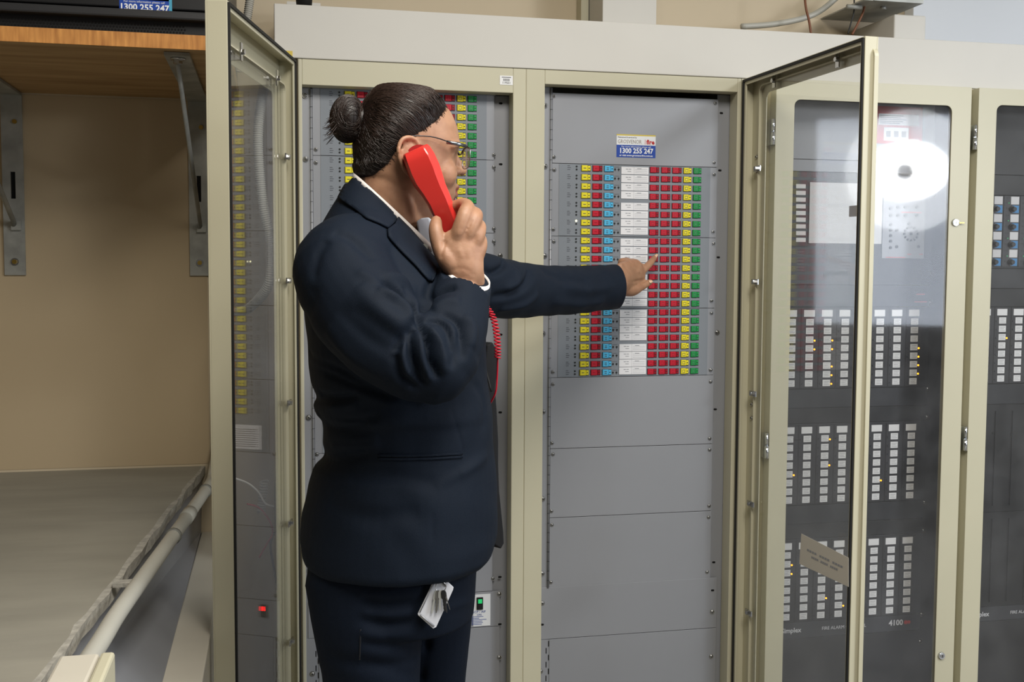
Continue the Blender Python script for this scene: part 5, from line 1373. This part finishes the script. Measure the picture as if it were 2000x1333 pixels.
strokes(tm, [([(700, 1160), (745, 1165), (800, 1160), (835, 1148)], 0.010, 0.005), ([(702, 1176), (750, 1184), (810, 1178)], 0.009, -0.006), ([(706, 1195), (750, 1200), (810, 1195)], 0.010, 0.005), ([(704, 1212), (760, 1222), (812, 1215)], 0.009, -0.006),
             ([(702, 1235), (750, 1242), (805, 1238)], 0.010, 0.004), ([(706, 1255), (740, 1262), (770, 1262)], 0.008, -0.004), ([(700, 1290), (760, 1300), (815, 1285)], 0.010, -0.004), ([(640, 1280), (700, 1300), (770, 1312), (820, 1325)], 0.012, -0.004),
             ([(842, 1212), (834, 1260), (822, 1330)], 0.007, -0.010), ([(868, 1190), (900, 1180), (922, 1170)], 0.008, 0.003)], TT)
trousers = finish(tm, 'trousers', ['navy_trouser'], person)
decal([(703, 1230), (706, 1230), (704, 1290), (701, 1290)], 'seam', 'navy_seam', TT, trousers, 0.001, 0.0008)
for K in (KR, KL):
    vs, fs = limb([K+Vector((-0.035, 0, -0.445)), K+Vector((0.02, 0, -0.445)), K+Vector((0.10, 0.0, -0.455)), K+Vector((0.155, 0.01, -0.468))], [0.040, 0.046, 0.042, 0.028], 20, flat=[1, 1, 1, 1])
    vs = [Vector((v.x, v.y, max(v.z, 0.004))) for v in vs]; MB().add(vs, fs, 'shoe', True).build('shoe', person)

# ------------------------------------------------------------ glasses
gl = empty('eyeglasses', HP(0.095, 0, 0.03)-OFF[person.name], None); gl.parent = person; OFF[gl.name] = HP(0.095, 0, 0.03)
gl['label'] = 'silver half-rimmed eyeglasses'
for s in (-1, 1):
    pts = [HP(-0.050, s*0.079, 0.008), HP(-0.038, s*0.081, 0.016), HP(-0.022, s*0.084, 0.031), HP(0.02, s*0.083, 0.036), HP(0.052, s*0.081, 0.031)]
    MB().tube(smoothpath(pts, 4), 0.0010, 'frame_dark', 8).build('temple_arm', gl)
    MB().tube([HP(0.050, s*0.080, 0.030), HP(0.072, s*0.078, 0.029), HP(0.085, s*0.073, 0.028)], 0.0032, 'frame_silver', 6, flat=0.6, updir=HU).build('hinge_block', gl)
    MB().tube(smoothpath([HP(0.085, s*0.073, 0.028), HP(0.096, s*0.050, 0.030), HP(0.100, s*0.022, 0.029), HP(0.100, s*0.010, 0.024)], 4), 0.0018, 'rack_black', 8).build('rim', gl)
    L_ = []
    for k in range(20):
        a = 2*PI*k/20; cs, sn = math.cos(a), math.sin(a); cs = math.copysign(abs(cs)**0.6, cs); sn = math.copysign(abs(sn)**0.6, sn)
        ss_ = 0.043+0.026*cs; L_.append((0.100-0.35*max(0, ss_-0.03)**1.3*0.6, s*ss_, 0.011+0.018*sn))
    b = MB(); A_ = [HP(*q) for q in L_]; Bb = [p-HF*0.0018 for p in A_]; n_ = 20
    b.add(A_+Bb, [tuple(range(n_)), tuple(range(2*n_-1, n_-1, -1))]+[(k, (k+1) % n_, n_+(k+1) % n_, n_+k) for k in range(n_)], 'glass_thin'); b.build('lens', gl, fix=True)
    MB().tube([A_[k % 20]-HF*0.0009 for k in range(21)], 0.0009, 'frame_silver', 6, caps=False).build('lens_rim', gl)
MB().tube(smoothpath([HP(0.100, -0.012, 0.022), HP(0.105, 0, 0.024), HP(0.100, 0.012, 0.022)], 4), 0.0013, 'frame_silver', 8).build('bridge', gl)

# ------------------------------------------------------------ handset with its coiled cord
ph = empty('telephone_handset', W(850, 380, -0.96), 'bright red telephone handset held to her ear', 'telephone')
prof = [(811, 292, 25, -0.957, 0.014), (813, 296, 27.5, -0.957, 0.020), (820, 311, 30, -0.956, 0.024), (829, 333, 31, -0.955, 0.025), (837, 352, 29.5, -0.956, 0.023), (847, 371, 25.5, -0.958, 0.019), (858, 392, 23.5, -0.958, 0.018), (867, 415, 22.5, -0.955, 0.018), (877, 440, 22.5, -0.95, 0.019), (886, 462, 24, -0.945, 0.022), (893, 482, 24, -0.94, 0.023), (897, 494, 20, -0.938, 0.014)]
axd = Vector((math.cos(math.radians(-24)), 0, math.sin(math.radians(-24))*-1)); sec = []
pathc = [W(x, y, Y) for x, y, h, Y, t in prof]
for i, (x, y, h, Y, th) in enumerate(prof):
    c = pathc[i]; tg = (pathc[min(i+1, len(prof)-1)]-pathc[max(i-1, 0)]).normalized(); vd = (c-CAM).normalized()
    if i < 4: tg = (tg*0.6+Vector((0.36, 0, -0.93))*0.4).normalized()
    n_ = -(vd-tg*vd.dot(tg)).normalized(); sd = tg.cross(n_)
    if sd.x < 0: sd = -sd
    hw_ = h*(c-CAM).length/FPX/1.0; n_ = (n_+sd*0.12).normalized()
    S = [(-1, -0.4), (-1, 0.30), (-0.88, 0.66), (0.44, 1.0), (0.53, 0.96), (0.95, 0.38), (1, 0.1), (1, -0.5), (0.8, -1), (-0.8, -1)]
    sec.append([c+sd*hw_*a+n_*th*bq_ for a, bq_ in S])
vs, fs = loft(sec); me = bpy.data.meshes.new('shell'); C0 = pathc[5]; me.from_pydata([tuple(v-C0) for v in vs], [], fs); bm = bmesh.new(); bm.from_mesh(me); bmesh.ops.recalc_face_normals(bm, faces=bm.faces); bm.to_mesh(me); bm.free()
me.materials.append(M['phone_red']); me.polygons.foreach_set('use_smooth', [True]*len(me.polygons))
sh_ = place('shell', me, C0, ph); bv = sh_.modifiers.new('b', 'BEVEL'); bv.width = 0.003; bv.segments = 3; bv.limit_method = 'ANGLE'; bv.angle_limit = math.radians(60); bv.width = 0.0028
for e in me.edges:
    a, c = e.vertices
    if abs(a-c) == 10 and min(a, c) % 10 in (2, 3, 4, 5, 8, 9): e.use_edge_sharp = True
# ear cap and mouth cap on the inner side
for i, nm in ((2, 'ear_cap'), (10, 'mouth_cap')):
    x, y, h, Y, th = prof[i]; MB().disc(W(x, y, Y+th*0.8), 0.024, (0, 1, 0), 0.008, 'phone_dark', 24).build(nm, ph)
path = smoothpath([W(897, 492, -0.935), W(915, 540, -0.90), W(945, 592, -0.87), W(962, 618, -0.86), W(969, 645, -0.86), W(972, 675, -0.86), W(972, 700, -0.85)], 10)
L = [0.0]
for i in range(1, len(path)): L.append(L[-1]+(path[i]-path[i-1]).length)
turns = int(L[-1]/0.0062); pts = []
for k in range(turns*9+1):
    s_ = L[-1]*k/(turns*9); q = [np.interp(s_, L, [p[j] for p in path]) for j in range(3)]; a = 2*PI*k/9
    pts.append(Vector(q)+Vector((1, 0, 0))*0.0052*math.cos(a)+Vector((0, 1, 0))*0.0052*math.sin(a))
MB().tube(pts, 0.0014, 'cord_red', 6).build('coiled_cord', ph)
MB().tube(smoothpath([W(972, 700, -0.85), W(971, 735, -0.84), W(967, 770, -0.83), W(950, 800, -0.80)], 5), 0.0016, 'cord_red', 6).build('cord_end', ph)
# lanyard strap at the open jacket front
ly = empty('lanyard', W(945, 650, -0.9), 'thin black lanyard with metal clips hanging at the open jacket front', 'lanyard')
MB().tube(smoothpath([W(952, 618, -0.95), W(946, 650, -0.945), W(940, 680, -0.94)], 4), 0.0022, 'black', 6, flat=0.5).build('strap', ly)
for x, y in ((949, 634), (944, 656), (942, 668)): MB().disc(W(x, y, -0.95), 0.0026, (0, 0, -1), 0.005, 'chrome', 8).build('clip', ly)
MB().tube(smoothpath([W(938, 690, -0.90), W(948, 720, -0.885), W(960, 765, -0.88)], 4), 0.003, 'black', 6, flat=0.5).build('strap', ly)

# ------------------------------------------------------------ card and keys at the hip
def onT(x, y, off): 
    p, n = hit(TT, x, y); return p-(p-CAM).normalized()*off
kc = onT(850, 1180, 0.012)
idc = empty('id_card', kc, 'white plastic card holder hanging tilted from her trouser waist', 'card')
Yk = kc.y-0.006
cp = [(849, 1131), (867, 1130), (886, 1148), (885, 1153), (852, 1226), (846, 1229), (817, 1203), (816, 1200)]
A_ = [W(x, y, Yk) for x, y in cp]; n_ = len(A_)
b = MB(); b.add(A_+[p+Vector((0, 0.003, 0)) for p in A_], [tuple(range(n_)), tuple(range(2*n_-1, n_-1, -1))]+[(k, (k+1) % n_, n_+(k+1) % n_, n_+k) for k in range(n_)], 'card_plastic'); b.build('card', idc, fix=True, bevel=0.0006)
cc_ = sum(A_, Vector())/n_
for a, c in (((851, 1134), (820, 1197)), ((821, 1201), (848, 1224))):
    MB().tube([W(a[0], a[1], Yk-0.0012), W(c[0], c[1], Yk-0.0012)], 0.0016, 'greyframe', 6, flat=0.4).build('holder_edge', idc)
MB().tube([W(864, 1139, Yk-0.001), W(872, 1146, Yk-0.001)], 0.0009, 'black', 6).build('slot', idc)
kr = empty('key_ring', W(863, 1147, Yk-0.004), 'ring of small metal keys hanging in front of the white card', 'keys')
c = W(861, 1147, Yk-0.004); MB().tube([c+Vector((0.0085*math.cos(2*PI*k/28), -0.001*math.sin(2*PI*k/28*2), 0.0085*math.sin(2*PI*k/28))) for k in range(29)], 0.0007, 'steel', 8, caps=False).build('ring', kr)
def key(x0, y0, x1, y1, mt, w0=0.0042, off=0.0):
    p, q = W(x0, y0, Yk-0.006-off), W(x1, y1, Yk-0.006-off); d = (q-p); L_ = d.length; d.normalize(); sd = Vector((d.z, 0, -d.x)); b = MB()
    prof_ = [(0, 0.6), (0.1, 1), (0.36, 1), (0.42, 0.5), (0.55, 0.55), (0.6, 0.42), (0.68, 0.55), (0.76, 0.4), (0.85, 0.52), (1, 0.2)]
    Lf = [p+d*L_*t+sd*w0*w for t, w in prof_]; Rt = [p+d*L_*t-sd*w0*min(w, 0.5 if t > 0.4 else 1) for t, w in prof_][::-1]; A_ = Lf+Rt; n_ = len(A_)
    b.add(A_+[v+Vector((0, 0.0016, 0)) for v in A_], [tuple(range(n_)), tuple(range(2*n_-1, n_-1, -1))]+[(k, (k+1) % n_, n_+(k+1) % n_, n_+k) for k in range(n_)], mt); b.build('key', kr, fix=True)
key(856, 1154, 852, 1198, 'steel', 0.0036); key(860, 1154, 859, 1192, 'galv', 0.003, 0.002); key(865, 1154, 869, 1196, 'rack_black', 0.0034, 0.003); key(868, 1155, 873, 1198, 'rack_mid', 0.0028, 0.001); key(871, 1166, 879, 1192, 'steel', 0.0012, 0.002)
key(852, 1155, 843, 1199, 'galv', 0.003, -0.001)
